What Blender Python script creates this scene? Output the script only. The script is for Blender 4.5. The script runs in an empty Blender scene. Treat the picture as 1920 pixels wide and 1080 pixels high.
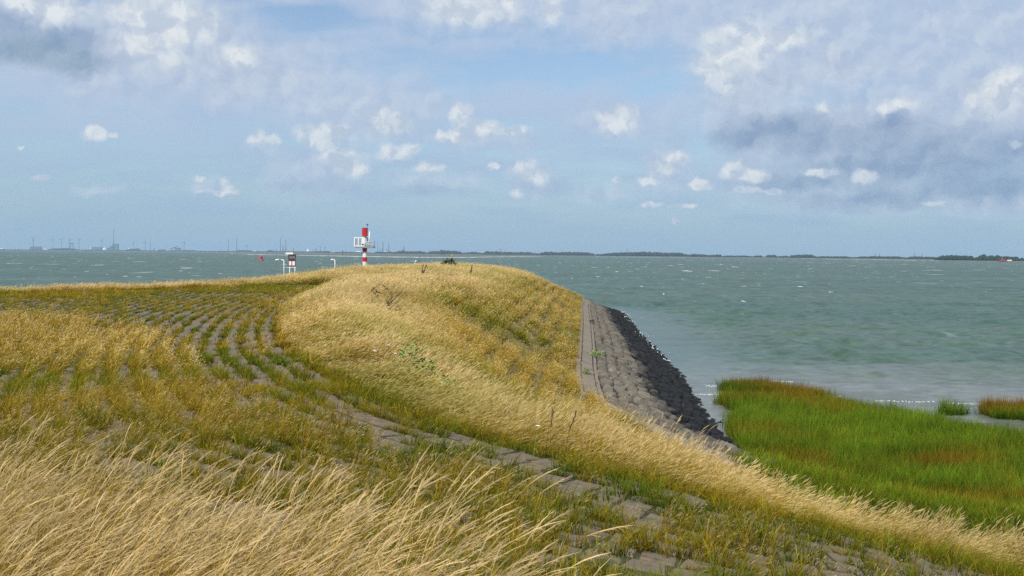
import bpy, math, random
import numpy as np
from mathutils import Matrix, Vector

random.seed(7)
rng = np.random.default_rng(11)
scene = bpy.context.scene
COL = scene.collection

# ------------------------------------------------------------------ camera
H = 6.5                       # eye height above the water
cd = bpy.data.cameras.new("camera")
cd.lens = 40.0; cd.sensor_width = 36.0; cd.clip_start = 0.1; cd.clip_end = 60000
cam = bpy.data.objects.new("camera", cd)
COL.objects.link(cam)
cam.matrix_world = (Matrix.Translation((0, 0, H)) @ Matrix.Rotation(math.pi / 2 - math.radians(1.732), 4, 'X')
                    @ Matrix.Rotation(math.radians(0.507), 4, 'Z'))
scene.camera = cam

# ------------------------------------------------------------------ exposure / render
scene.view_settings.view_transform = 'Standard'
scene.view_settings.look = 'None'
scene.view_settings.exposure = -0.04
scene.view_settings.gamma = 1.0
scene.view_settings.use_curve_mapping = False
scene.render.engine = 'CYCLES'
cy = scene.cycles
cy.max_bounces = 6; cy.diffuse_bounces = 3; cy.glossy_bounces = 2; cy.transmission_bounces = 3
cy.volume_bounces = 0; cy.transparent_max_bounces = 6
cy.caustics_reflective = False; cy.caustics_refractive = False
cy.use_denoising = False
cy.sample_clamp_indirect = 4.0

# ------------------------------------------------------------------ sun
SUN_EL, SUN_AZ = math.radians(50), math.radians(-155)     # azimuth from +Y towards +X: behind and left
sd = Vector((math.sin(SUN_AZ) * math.cos(SUN_EL), math.cos(SUN_AZ) * math.cos(SUN_EL), math.sin(SUN_EL)))
sl = bpy.data.lights.new("sun", 'SUN'); sl.energy = 4.9; sl.angle = math.radians(0.53); sl.color = (1.0, 0.94, 0.84)
so = bpy.data.objects.new("sun", sl); COL.objects.link(so)
so.rotation_euler = sd.to_track_quat('Z', 'Y').to_euler()


# ------------------------------------------------------------------ node helper
class NT:
    def __init__(s, tree):
        s.t = tree; s.n = tree.nodes; s.l = tree.links
    def new(s, typ, **kw):
        nd = s.n.new(typ)
        for k, v in kw.items(): setattr(nd, k, v)
        return nd
    def put(s, sock, v):
        if isinstance(v, bpy.types.NodeSocket): s.l.new(v, sock)
        elif v is not None:
            if hasattr(sock.default_value, '__len__') and not hasattr(v, '__len__'): v = (v, v, v)
            if hasattr(sock.default_value, '__len__') and len(sock.default_value) == 4 and len(v) == 3: v = (*v, 1)
            sock.default_value = v
    def m(s, op, a, b=None, c=None, clamp=False):
        nd = s.new('ShaderNodeMath', operation=op, use_clamp=clamp)
        s.put(nd.inputs[0], a); s.put(nd.inputs[1], b); s.put(nd.inputs[2], c)
        return nd.outputs[0]
    def v(s, op, a, b=None, c=None):
        nd = s.new('ShaderNodeVectorMath', operation=op)
        s.put(nd.inputs[0], a); s.put(nd.inputs[1], b)
        if c is not None: s.put(nd.inputs[2], c)
        return nd.outputs['Value'] if op in ('LENGTH', 'DOT_PRODUCT', 'DISTANCE') else nd.outputs[0]
    def mix(s, f, a, b, typ='MIX'):
        nd = s.new('ShaderNodeMix', data_type='RGBA', blend_type=typ, clamp_factor=True)
        s.put(nd.inputs[0], f); s.put(nd.inputs[6], a); s.put(nd.inputs[7], b)
        return nd.outputs[2]
    def rng(s, x, a, b, c=0.0, d=1.0, kind='SMOOTHSTEP'):
        nd = s.new('ShaderNodeMapRange', interpolation_type=kind)
        for i, q in enumerate((x, a, b, c, d)): s.put(nd.inputs[i], q)
        return nd.outputs[0]
    def noise(s, vec, scale, detail=4, rough=.55, col=False, dist=0.0):
        nd = s.new('ShaderNodeTexNoise'); s.put(nd.inputs['Vector'], vec)
        nd.inputs['Scale'].default_value = scale; nd.inputs['Detail'].default_value = detail
        nd.inputs['Roughness'].default_value = rough; nd.inputs['Distortion'].default_value = dist
        return nd.outputs[1] if col else nd.outputs[0]
    def comb(s, x, y, z):
        nd = s.new('ShaderNodeCombineXYZ')
        s.put(nd.inputs[0], x); s.put(nd.inputs[1], y); s.put(nd.inputs[2], z)
        return nd.outputs[0]
    def sep(s, v):
        nd = s.new('ShaderNodeSeparateXYZ'); s.put(nd.inputs[0], v); return nd.outputs
    def ramp(s, f, stops):
        nd = s.new('ShaderNodeValToRGB'); s.put(nd.inputs[0], f)
        el = nd.color_ramp.elements
        while len(el) < len(stops): el.new(0.5)
        for e, (p, c) in zip(el, stops): e.position = p; e.color = (*c, 1)
        return nd.outputs[0]


# ------------------------------------------------------------------ world: Nishita sky with a broken summer cloud deck
world = bpy.data.worlds.new("World"); scene.world = world; world.use_nodes = True
world.cycles.sampling_method = 'MANUAL'; world.cycles.sample_map_resolution = 512
T = NT(world.node_tree); T.n.clear()
sky = T.new('ShaderNodeTexSky', sky_type='NISHITA', sun_disc=False)
sky.sun_elevation = SUN_EL; sky.sun_rotation = SUN_AZ; sky.air_density = 1.0; sky.dust_density = 0.6; sky.ozone_density = 1.5
SKY_K = 0.115
base = T.v('MULTIPLY', sky.outputs[0], (SKY_K * .92, SKY_K * 1.0, SKY_K * 1.08))
gen = T.new('ShaderNodeTexCoord').outputs['Generated']
d = T.v('NORMALIZE', gen)
dx, dy, dz = T.sep(d)
az = T.m('ARCTAN2', dx, dy); el = T.m('ARCSINE', dz)
UV = T.comb(az, el, 0.0)
# edge turbulence
w1 = T.v('MULTIPLY', T.v('SUBTRACT', T.noise(UV, 26, 4, .55, col=True), (.5, .5, .5)), (.052, .036, 0))
w2 = T.v('MULTIPLY', T.v('SUBTRACT', T.noise(UV, 95, 3, .6, col=True), (.5, .5, .5)), (.016, .013, 0))
P = T.v('ADD', T.v('ADD', UV, T.v('MULTIPLY', w1, (.55, .55, 0))), w2)
PS = T.v('ADD', T.v('ADD', UV, T.v('MULTIPLY', w1, (.16, .16, 0))), T.v('MULTIPLY', w2, (.75, .75, 0)))


def to_uv(px, py):
    return math.atan((px - 960) / 2133.0), (467 + .00885 * px - py) / 2133.0


def blobs(vec, lst, k=0.25):
    """smooth union of ellipses: about 1 at centres, 0 at rims, negative outside"""
    acc = None
    for (px, py, rx, ry) in lst:
        u, v = to_uv(px, py); ru, rv = rx / 2133.0, ry / 2133.0
        q = T.v('MULTIPLY_ADD', vec, (1 / ru, 1 / rv, 0), (-u / ru, -v / rv, 0))
        f = T.m('SUBTRACT', 1.0, T.v('LENGTH', q))
        acc = f if acc is None else T.m('SMOOTH_MAX', acc, f, k)
    return acc


fine = T.noise(P, 52, 4, .5)
finel = T.noise(T.v('ADD', P, (-.006, .0075, 0)), 52, 4, .5)
midn = T.noise(P, 17, 3, .5)
billow = T.m('ADD', T.m('MULTIPLY', T.noise(PS, 30, 2, .5), .6), T.m('MULTIPLY', fine, .4))
relief = T.m('SUBTRACT', fine, finel)                     # lit sides of the billows
big = T.noise(T.v('MULTIPLY', UV, (1.0, 2.6, 1)), 7.0, 5, .55)
streak = T.noise(T.v('MULTIPLY', UV, (1.0, 5.5, 1)), 9.0, 5, .55)
# high thin veil, thinner in blue gaps
gaps = blobs(P, [(350, 12, 170, 45), (540, 55, 170, 45), (1000, 125, 420, 55), (1270, 160, 170, 45), (1320, 250, 60, 60),
                 (130, 20, 90, 35), (1560, 200, 190, 30), (900, 60, 200, 25)], .3)
veil = T.rng(T.m('ADD', streak, T.m('MULTIPLY', T.rng(el, -.01, .2), .40)), .42, .78)
veil = T.m('MULTIPLY', veil, T.rng(T.m('ADD', gaps, T.m('MULTIPLY', T.m('SUBTRACT', streak, .5), 2.2)), -.25, .75, 1.0, .12))
veil = T.m('MAXIMUM', veil, T.m('MULTIPLY', T.rng(el, .0, .12), .18))
c = T.mix(T.m('MULTIPLY', veil, .86), base, T.mix(big, (.40, .52, .74), (.58, .67, .81)))
# low haze towards the horizon
lowh = T.rng(el, -.02, .16, 1.0, 0.0)
c = T.mix(T.m('MULTIPLY', lowh, .80), c, (.28, .455, .64))
# clouds elsewhere round the sky, outside the picture
gn = T.noise(T.v('MULTIPLY', d, (1, 1, 2.2)), 3.2, 7, .58)
away = T.m('MAXIMUM', T.rng(T.m('ABSOLUTE', az), .46, .62), T.rng(el, .25, .36))
gden = T.m('MULTIPLY', T.rng(gn, .53, .66), T.m('MULTIPLY', away, T.rng(el, .03, .10)))
c = T.mix(T.m('MULTIPLY', gden, .8), c, T.mix(T.rng(gn, .55, .8), (.62, .66, .74), (.36, .42, .55)))


def layer(c, lst, ca, cb, alpha, soft=(-.25, .55), amp=1.5, k=.25, rel=5.0, vec=None, nz=None):
    b = blobs(vec or P, lst, k)
    f = T.m('ADD', b, T.m('MULTIPLY', T.m('SUBTRACT', nz or fine, .5), amp))
    den = T.m('MULTIPLY', T.rng(f, soft[0], soft[1]), alpha)
    lit = T.m('ADD', .45, T.m('MULTIPLY', relief, rel), clamp=True)
    return T.mix(den, c, T.mix(lit, ca, cb))


PALE = [(330, 120, 250, 90), (520, 150, 220, 70), (650, 195, 240, 45), (180, 130, 180, 90), (900, 35, 200, 60), (1180, 30, 300, 60),
        (1500, 60, 400, 70), (1600, 130, 330, 60), (1430, 150, 160, 90), (1800, 80, 300, 70), (1850, 210, 140, 60), (1700, 260, 250, 70),
        (1450, 240, 150, 50), (1150, 230, 90, 42), (600, 330, 100, 50), (660, 310, 50, 40), (540, 345, 60, 24), (1250, 330, 60, 45),
        (990, 335, 45, 50), (1400, 340, 80, 36), (1620, 375, 260, 30), (820, 340, 110, 20), (1140, 365, 70, 25), (490, 285, 40, 18), (1820, 390, 200, 25),
        (400, 362, 50, 14), (180, 365, 60, 12), (720, 240, 70, 30), (880, 260, 110, 24)]
c = layer(c, PALE, (.46, .56, .73), (.64, .71, .81), .70, soft=(-.35, .9), amp=1.6, nz=midn, rel=3)
DARK = [(60, 112, 130, 40), (150, 140, 70, 28), (20, 90, 90, 36), (1400, 262, 110, 26), (1540, 280, 95, 30), (1480, 250, 150, 28), (1650, 245, 60, 22),
        (1620, 325, 180, 38), (1780, 325, 200, 42), (1900, 300, 120, 50), (1860, 360, 200, 34), (1500, 345, 120, 26), (1640, 375, 160, 22), (1700, 290, 220, 50)]
MASS = [(1450, 175, 190, 80), (1600, 215, 200, 60), (1720, 245, 180, 50), (1880, 225, 150, 80), (1380, 230, 120, 50), (1560, 300, 240, 70), (260, 110, 190, 90), (60, 70, 140, 70), (430, 140, 150, 60)]
c = layer(c, MASS, (.44, .53, .70), (.64, .70, .80), .75, soft=(-.45, .9), amp=1.0, nz=midn, rel=1.8, vec=PS)
c = layer(c, DARK, (.22, .32, .50), (.36, .47, .63), .85, soft=(-.45, .95), amp=1.1, rel=1.8, nz=midn)
c = layer(c, [(600, 352, 120, 14), (800, 362, 90, 10), (1010, 350, 50, 16)], (.33, .44, .61), (.42, .52, .68), .5, soft=(-.4, 1.0), amp=1.0, rel=3)
TEAL = [(60, 128, 110, 28), (140, 148, 60, 20)]
c = layer(c, TEAL, (.25, .37, .48), (.31, .43, .53), .6, soft=(-.3, .9), amp=1.1, rel=4)
WHITE = [(285, 50, 92, 56), (250, 22, 56, 30), (340, 72, 90, 42), (290, 108, 62, 40), (235, 50, 40, 30), (440, 125, 40, 22), (90, 55, 75, 32), (15, 20, 50, 34), (40, 45, 40, 26), (870, 30, 90, 30), (925, 18, 45, 22),
         (1030, 30, 25, 30), (1375, 88, 80, 26), (1345, 128, 52, 48), (1320, 145, 26, 18), (1362, 182, 13, 18), (1400, 110, 40, 60), (1440, 90, 80, 24),
         (1850, 210, 45, 34), (1885, 190, 40, 38), (1690, 213, 28, 12), (1665, 222, 20, 8), (1535, 215, 18, 12)]
c = layer(c, WHITE, (.56, .64, .75), (.82, .86, .88), .92, soft=(-.3, .7), amp=.8, rel=4, vec=PS, nz=billow)
SMALL = [(180, 265, 24, 13), (215, 267, 8, 4), (480, 263, 18, 14), (508, 266, 16, 11), (575, 252, 28, 17), (625, 254, 36, 19), (600, 272, 30, 12), (600, 244, 20, 9),
         (705, 224, 26, 19), (745, 232, 24, 17), (722, 240, 30, 14), (865, 222, 20, 23), (845, 255, 30, 14), (905, 240, 34, 18), (950, 245, 36, 10),
         (740, 287, 34, 15), (770, 280, 14, 10), (805, 314, 27, 11), (922, 313, 12, 7), (984, 318, 20, 20), (1000, 330, 22, 14), (975, 308, 9, 10), (1150, 225, 35, 24),
         (1265, 300, 24, 14), (1235, 320, 28, 16), (1210, 342, 22, 9), (1312, 350, 18, 12), (1305, 342, 9, 8), (1375, 320, 24, 18), (1405, 332, 28, 12), (1400, 360, 30, 8), (1440, 362, 30, 6),
         (1155, 340, 10, 7), (422, 352, 12, 12), (370, 341, 14, 5), (412, 366, 30, 5), (640, 300, 30, 22), (655, 320, 30, 16), (1750, 389, 20, 5), (1620, 340, 24, 14), (1895, 290, 14, 9),
         (1267, 418, 8, 6), (40, 295, 8, 5), (80, 343, 14, 6), (965, 362, 14, 8), (1220, 385, 20, 5), (1280, 388, 24, 5), (1540, 330, 30, 8)]
c = layer(c, SMALL, (.52, .61, .73), (.80, .84, .87), .90, soft=(-.36, .45), amp=.85, k=.2, rel=4, vec=PS)
# below the horizon: the far sea carries on
c = T.mix(T.rng(dz, -.012, -.002, 1.0, 0.0), c, (.16, .22, .22))
bg = T.new('ShaderNodeBackground'); T.put(bg.inputs[0], c); bg.inputs[1].default_value = 1.0
wo = T.new('ShaderNodeOutputWorld'); T.l.new(bg.outputs[0], wo.inputs[0])


# ------------------------------------------------------------------ object helpers
def tag(o, label=None, cat=None, group=None, kind=None):
    if label: o['label'] = label
    if cat: o['category'] = cat
    if group: o['group'] = group
    if kind: o['kind'] = kind
    return o


def mesh_data(name, V, F, mat=None, smooth=False, attrs=None):
    me = bpy.data.meshes.new(name)
    V = np.asarray(V, dtype=np.float32).reshape(-1, 3)
    if isinstance(F, np.ndarray):
        k = F.shape[1]
        me.vertices.add(len(V)); me.vertices.foreach_set('co', V.ravel())
        me.loops.add(F.size); me.loops.foreach_set('vertex_index', F.astype(np.int32).ravel())
        me.polygons.add(len(F))
        me.polygons.foreach_set('loop_start', np.arange(0, F.size, k, dtype=np.int32))
        me.polygons.foreach_set('loop_total', np.full(len(F), k, dtype=np.int32))
        me.update(calc_edges=True)
    else:
        me.from_pydata([tuple(map(float, v)) for v in V], [], F)
    if smooth: me.polygons.foreach_set('use_smooth', np.ones(len(me.polygons), dtype=bool))
    for k, a in (attrs or {}).items():
        a = np.asarray(a, dtype=np.float32)
        if a.ndim == 1:
            me.attributes.new(k, 'FLOAT', 'POINT').data.foreach_set('value', a)
        else:
            me.attributes.new(k, 'FLOAT_VECTOR', 'POINT').data.foreach_set('vector', a.ravel())
    if mat: me.materials.append(mat)
    return me


def obj(name, me, parent=None, loc=None):
    o = bpy.data.objects.new(name, me); COL.objects.link(o)
    if parent: o.parent = parent
    if loc is not None: o.location = loc
    return o


def empty(name, loc, label, cat, group=None, rz=0.0):
    o = bpy.data.objects.new(name, None); COL.objects.link(o)
    o.location = loc; o.rotation_euler = (0, 0, rz); o.empty_display_size = .3
    return tag(o, label, cat, group)


class MB:
    """collects simple solids, builds them as one mesh"""
    def __init__(s): s.V = []; s.F = []
    def add(s, V, F):
        n = len(s.V); s.V += [tuple(v) for v in V]; s.F += [tuple(i + n for i in f) for f in F]
    def box(s, x0, x1, y0, y1, z0, z1):
        s.add([(x0, y0, z0), (x1, y0, z0), (x1, y1, z0), (x0, y1, z0), (x0, y0, z1), (x1, y0, z1), (x1, y1, z1), (x0, y1, z1)],
              [(3, 2, 1, 0), (4, 5, 6, 7), (0, 1, 5, 4), (1, 2, 6, 5), (2, 3, 7, 6), (3, 0, 4, 7)])
    def tube(s, pts, rad, n=8, cap=True):
        pts = [Vector(p) for p in pts]
        if not hasattr(rad, '__len__'): rad = [rad] * len(pts)
        V = []; F = []
        for i, p in enumerate(pts):
            t = (pts[min(i + 1, len(pts) - 1)] - pts[max(i - 1, 0)]).normalized()
            a = Vector((0, 0, 1)) if abs(t.z) < .9 else Vector((1, 0, 0))
            u = t.cross(a).normalized(); w = t.cross(u)
            for k in range(n):
                an = 2 * math.pi * k / n
                V.append(p + (u * math.cos(an) + w * math.sin(an)) * rad[i])
        for i in range(len(pts) - 1):
            for k in range(n):
                a = i * n + k; b = i * n + (k + 1) % n
                F.append((a, b, b + n, a + n))
        if cap:
            F.append(tuple(range(n))[::-1]); F.append(tuple(range((len(pts) - 1) * n, len(pts) * n)))
        s.add(V, F)
    def lathe(s, prof, n=16, c=(0, 0)):
        V = []; F = []
        for (r, z) in prof:
            for k in range(n):
                an = 2 * math.pi * k / n; V.append((c[0] + r * math.cos(an), c[1] + r * math.sin(an), z))
        for i in range(len(prof) - 1):
            for k in range(n):
                a = i * n + k; b = i * n + (k + 1) % n
                F.append((a, b, b + n, a + n))
        F.append(tuple(range(n))[::-1]); F.append(tuple(range((len(prof) - 1) * n, len(prof) * n)))
        s.add(V, F)
    def build(s, name, mat, parent=None, smooth=False, loc=None):
        me = mesh_data(name, s.V, s.F, mat)
        if smooth:
            me.polygons.foreach_set('use_smooth', [len(p.vertices) <= 4 for p in me.polygons])
        return obj(name, me, parent, loc)


def fbm(x, y, scale, octaves=4, seed=0, rough=.5):
    r = np.random.default_rng(seed); tab = r.random((64, 64))
    out = 0; amp = 1; tot = 0; f = scale
    for o in range(octaves):
        X = np.asarray(x) * f + 17.3 * o; Y = np.asarray(y) * f + 9.7 * o
        xi = np.floor(X).astype(int); yi = np.floor(Y).astype(int); fx = X - xi; fy = Y - yi
        fx = fx * fx * (3 - 2 * fx); fy = fy * fy * (3 - 2 * fy)
        a = tab[xi % 64, yi % 64]; b = tab[(xi + 1) % 64, yi % 64]; c_ = tab[xi % 64, (yi + 1) % 64]; d_ = tab[(xi + 1) % 64, (yi + 1) % 64]
        out = out + amp * ((a * (1 - fx) + b * fx) * (1 - fy) + (c_ * (1 - fx) + d_ * fx) * fy); tot += amp
        amp *= rough; f *= 2.03
    return out / tot


def sstep(x, a, b):
    t = np.clip((np.asarray(x) - a) / (b - a), 0, 1); return t * t * (3 - 2 * t)


def spline(pts, step):
    """Catmull-Rom through the points, resampled evenly"""
    P_ = np.array(pts, float); Q = np.vstack([2 * P_[0] - P_[1], P_, 2 * P_[-1] - P_[-2]])
    out = []
    for i in range(1, len(Q) - 2):
        t = np.linspace(0, 1, 24, endpoint=False)[:, None]
        a, b, c_, d_ = Q[i - 1], Q[i], Q[i + 1], Q[i + 2]
        out.append(.5 * ((2 * b) + (-a + c_) * t + (2 * a - 5 * b + 4 * c_ - d_) * t ** 2 + (-a + 3 * b - 3 * c_ + d_) * t ** 3))
    out = np.vstack(out + [P_[-1:]])
    s = np.r_[0, np.cumsum(np.linalg.norm(np.diff(out[:, :2], axis=0), axis=1))]
    n = max(2, int(round(s[-1] / step)) + 1); q = np.linspace(0, s[-1], n)
    return np.stack([np.interp(q, s, out[:, k]) for k in range(out.shape[1])], 1)


def normals2(L):
    t = np.gradient(L[:, :2], axis=0); t /= np.linalg.norm(t, axis=1)[:, None]
    return np.stack([-t[:, 1], t[:, 0]], 1)          # left of the direction of travel


def dist_line(p, L):
    """distance of points p (N,2) to polyline vertices L, signed: + on the right of travel; also index"""
    p = p[:, :2]; out = np.empty(len(p)); idx = np.empty(len(p), int); nm = normals2(L)
    for i in range(0, len(p), 20000):
        q = p[i:i + 20000]; D_ = ((q[:, None, :] - L[None, :, :2]) ** 2).sum(2); j = D_.argmin(1)
        v = q - L[j, :2]; sg = -np.sign((v * nm[j]).sum(1)); out[i:i + 20000] = np.sqrt(D_[np.arange(len(q)), j]) * sg; idx[i:i + 20000] = j
    return out, idx


def inside(p, poly):
    x, y = p[:, 0], p[:, 1]; r = np.zeros(len(p), bool); n = len(poly)
    for i in range(n):
        x1, y1 = poly[i][:2]; x2, y2 = poly[(i + 1) % n][:2]
        if y1 == y2: continue
        cnd = ((y1 > y) != (y2 > y)) & (x < (x2 - x1) * (y - y1) / (y2 - y1) + x1); r ^= cnd
    return r


# ------------------------------------------------------------------ plan of the place (metres; camera at the origin looks along +Y)
# inner edge of the tall grass = edge of the block paving, walked away from the camera
B_PTS = [(28, 14.4, 1.9), (18, 13.9, 2.1), (12, 13.6, 2.3), (8.5, 13.45, 2.5), (6.1, 13.3, 2.72), (4.75, 13.15, 3.05), (3.35, 13.1, 3.4), (2.4, 13.15, 3.62), (1.45, 13.4, 3.8), (0.3, 14.0, 4.0), (-.74, 14.9, 4.15), (-1.58, 15.95, 4.22),
         (-2.69, 18.56, 4.3), (-3.73, 21.51, 4.3), (-5.15, 25.9, 4.3), (-6.5, 31.5, 4.35), (-7.97, 39.51, 4.4), (-9.2, 49.6, 4.45), (-10.0, 58.69, 4.5), (-10.8, 66, 4.55)]
G_PTS = [(27, 19.5, 1.0), (17, 20.5, 1.1), (11.5, 21.6, 1.2), (7.4, 23.8, 1.45), (4.4, 26.5, 1.9), (2.9, 30.5, 2.2), (2.3, 34.5, 2.2), (2.47, 41, 2.2), (3.45, 56, 2.2), (4.62, 74.3, 2.2), (6.0, 97, 2.15),
         (7.0, 111, 2.0), (7.0, 120, 1.95), (5, 127, 1.95), (0, 133, 2), (-8, 138, 2), (-16, 140, 2), (-24, 139, 2)]
W_PTS = [(28, 24.5, 0), (18, 25.5, 0), (12, 27.5, 0), (9.1, 31, 0), (7.8, 35, 0), (7.5, 38.5, 0), (7.55, 43, 0), (8.1, 51, 0), (9.0, 62.4, 0), (9.8, 80.4, 0), (10.7, 100, 0), (11.8, 118, 0), (12.0, 128, 0),
         (10, 136, 0), (4, 142, 0), (-6, 147, 0), (-16, 149, 0), (-26, 148, 0), (-36, 141, 0)]
B = spline(B_PTS, .25); G = spline(G_PTS, .25); W = spline(W_PTS, .25)

ctrl = []
def add_ctrl(L, step=3.0, off=0.0, dz_=0.0, z=None):
    s = spline(L, step) if not isinstance(L, np.ndarray) else L[::int(step / .25)]
    n = normals2(s); q = s.copy(); q[:, :2] -= n * off            # off > 0: to the right of travel
    q[:, 2] = s[:, 2] + dz_ if z is None else z
    ctrl.append(q)
add_ctrl(B_PTS, 2.0); add_ctrl(G_PTS, 2.5); add_ctrl(W_PTS, 2.5); add_ctrl(W_PTS, 3.5, off=3.5, z=-1.3)
# shoulder of the outer slope near the camera: falls away steeply behind the strip of tall grass
nearB = [p for p in B_PTS if -1.0 < p[0] < 12]
add_ctrl(nearB, 1.5, off=1.6, dz_=-.36); add_ctrl(nearB, 1.5, off=3.2, dz_=-1.15)
ctrl.append(np.array([(-1.0, 20.3, 3.55), (.2, 19.2, 3.0), (1.6, 18.6, 2.7), (3.4, 18.6, 2.25), (6.0, 18.4, 1.75), (9, 18, 1.5), (-.9, 24, 3.5), (.8, 23, 2.75), (-1.2, 28, 3.75), (.6, 28.5, 2.95), (2.6, 24, 2.3), (-.9, 33, 3.75), (.8, 33.5, 2.95)], float))
add_ctrl(G_PTS[2:8], 2.5, off=-1.4, dz_=.12); add_ctrl(G_PTS[6:], 3.0, off=-1.4, dz_=.62)
# crest of the mole: left and right shoulders
add_ctrl([(-2.2, 19.3, 4.3), (-3.2, 24, 4.5), (-3.7, 30, 4.7), (-3.5, 38, 4.8), (-3.1, 46, 4.86), (-2.4, 60, 4.86), (-1.6, 76, 4.8), (-.5, 95, 4.7), (.2, 108, 4.6), (-1.5, 118, 4.5), (-8, 125, 4.4), (-15, 129, 4.3)], 3)
add_ctrl([(-4.4, 24.5, 4.5), (-5.4, 34, 4.72), (-6.2, 48, 4.82), (-6.8, 62, 4.85), (-7, 80, 4.82), (-8, 100, 4.75), (-13, 110, 4.65), (-16, 120, 4.45)], 3)
add_ctrl([(.3, 40, 3.5), (1.2, 57, 3.5), (2.2, 76, 3.5), (3.3, 98, 3.5), (3.8, 111, 3.35), (1.5, 123, 3.3)], 4)
# left crest over the harbour, and its far foot
add_ctrl([(-60, 20, 4.3), (-42, 38, 4.3), (-33, 46, 4.3), (-24.5, 54, 4.3), (-19, 62, 4.4), (-15.8, 68, 4.48), (-15.2, 79, 4.52), (-14.6, 94, 4.62), (-15.5, 108, 4.6)], 4)
add_ctrl([(-64, 28, 3.0), (-46, 45, 3.0), (-36, 54, 3.0), (-28, 61.5, 3.0), (-23.5, 68, 3.0), (-20.5, 76, 3.0), (-20, 94, 3.0), (-21, 110, 3.0), (-23, 124, 2.8)], 5)
add_ctrl([(-68, 36, 1.6), (-48, 54, 1.6), (-38, 64, 1.6), (-30, 72, 1.6), (-27, 90, 1.6), (-27, 110, 1.6), (-31, 130, 1.6)], 6)
ctrl.append(np.array([(0, 0, 4.8), (-3, 5, 4.62), (-.6, 4.4, 4.62), (-1.8, 2.5, 4.7), (2, 3, 4.4), (2.0, 7.5, 3.95), (5, 3, 3.8), (5, 7, 3.3), (10, 6, 2.7), (0, 9, 4.15), (3, 10, 3.62), (-10, 0, 4.6), (-6, 8.5, 4.4), (-2, 8.5, 4.36), (-8, 14, 4.3), (-14, 10, 4.4), (-13, 22, 4.3),
                      (-20, 25, 4.3), (-14, 38, 4.3), (-22, 40, 4.28), (-14, 52, 4.34), (-40, 18, 4.3), (-40, 0, 4.5), (-70, 0, 4.4), (0, -6, 4.9), (-30, -6, 4.6), (14, -6, 3.2), (28, 4, 2.0), (-30, 30, 4.28),
                      (-90, 60, 1.5), (-80, 100, -2), (-60, 160, -3), (0, 175, -3), (40, 150, -3), (40, 100, -2.5), (40, 60, -1.2), (40, 35, -.3), (25, 45, -.35), (18, 40, -.25), (14, 35, -.2), (20, 33, -.1), (30, 28, .0)], float))
CT = np.vstack(ctrl)
keep = []                                                     # drop near-duplicate control points
for i, p in enumerate(CT):
    if all((p[0] - CT[j][0]) ** 2 + (p[1] - CT[j][1]) ** 2 > .36 for j in keep): keep.append(i)
CT = CT[keep]
K = np.sqrt(((CT[:, None, :2] - CT[None, :, :2]) ** 2).sum(2) + .25)
n_ = len(CT); A = np.zeros((n_ + 3, n_ + 3)); A[:n_, :n_] = -K - np.eye(n_) * .05; A[:n_, n_] = 1; A[:n_, n_ + 1:] = CT[:, :2]; A[n_:, :n_] = A[:n_, n_:].T
sol = np.linalg.solve(A, np.r_[CT[:, 2], 0, 0, 0])


def rbf(x, y):
    x = np.ravel(x); y = np.ravel(y); out = np.empty(len(x))
    for i in range(0, len(x), 8000):
        q = np.sqrt((x[i:i + 8000, None] - CT[None, :, 0]) ** 2 + (y[i:i + 8000, None] - CT[None, :, 1]) ** 2 + .25)
        out[i:i + 8000] = -q @ sol[:n_] + sol[n_] + sol[n_ + 1] * x[i:i + 8000] + sol[n_ + 2] * y[i:i + 8000]
    return out


def growing(a, b, s, lo, hi, g=1.06):
    L = list(np.arange(a, b, s)); st = s
    while L[-1] < hi: st *= g; L.append(L[-1] + st)
    st = s
    while L[0] > lo: st *= g; L.insert(0, L[0] - st)
    return np.array(L)


GX = growing(-9, 9, .3, -90, 42, 1.03); GY = growing(2, 36, .3, -7, 172, 1.012)
MX, MY = np.meshgrid(GX, GY)
MZ = rbf(MX, MY).reshape(MX.shape)
MZ += (fbm(MX, MY, .5, 4, 3) - .5) * .03 * sstep(MZ, 2.4, 3.6)


def hgt(x, y):
    x = np.asarray(x, float); y = np.asarray(y, float)
    i = np.clip(np.searchsorted(GX, x) - 1, 0, len(GX) - 2); j = np.clip(np.searchsorted(GY, y) - 1, 0, len(GY) - 2)
    fx = np.clip((x - GX[i]) / (GX[i + 1] - GX[i]), 0, 1); fy = np.clip((y - GY[j]) / (GY[j + 1] - GY[j]), 0, 1)
    return (MZ[j, i] * (1 - fx) + MZ[j, i + 1] * fx) * (1 - fy) + (MZ[j + 1, i] * (1 - fx) + MZ[j + 1, i + 1] * fx) * fy


# view test used only to choose how finely things are built
CAMR = np.array(cam.matrix_world.to_3x3())
def project(x, y, z):
    v = np.stack([np.asarray(x, float), np.asarray(y, float), np.asarray(z, float) - H], -1) @ CAMR
    dd = np.maximum(-v[..., 2], .01)
    return 960 + 2133.3 * v[..., 0] / dd, 540 - 2133.3 * v[..., 1] / dd, -v[..., 2]


def in_view(x, y, z, m=60):
    px, py, dd = project(x, y, z)
    return (dd > .3) & (px > -m) & (px < 1920 + m) & (py > -m) & (py < 1080 + m * 3)


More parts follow.
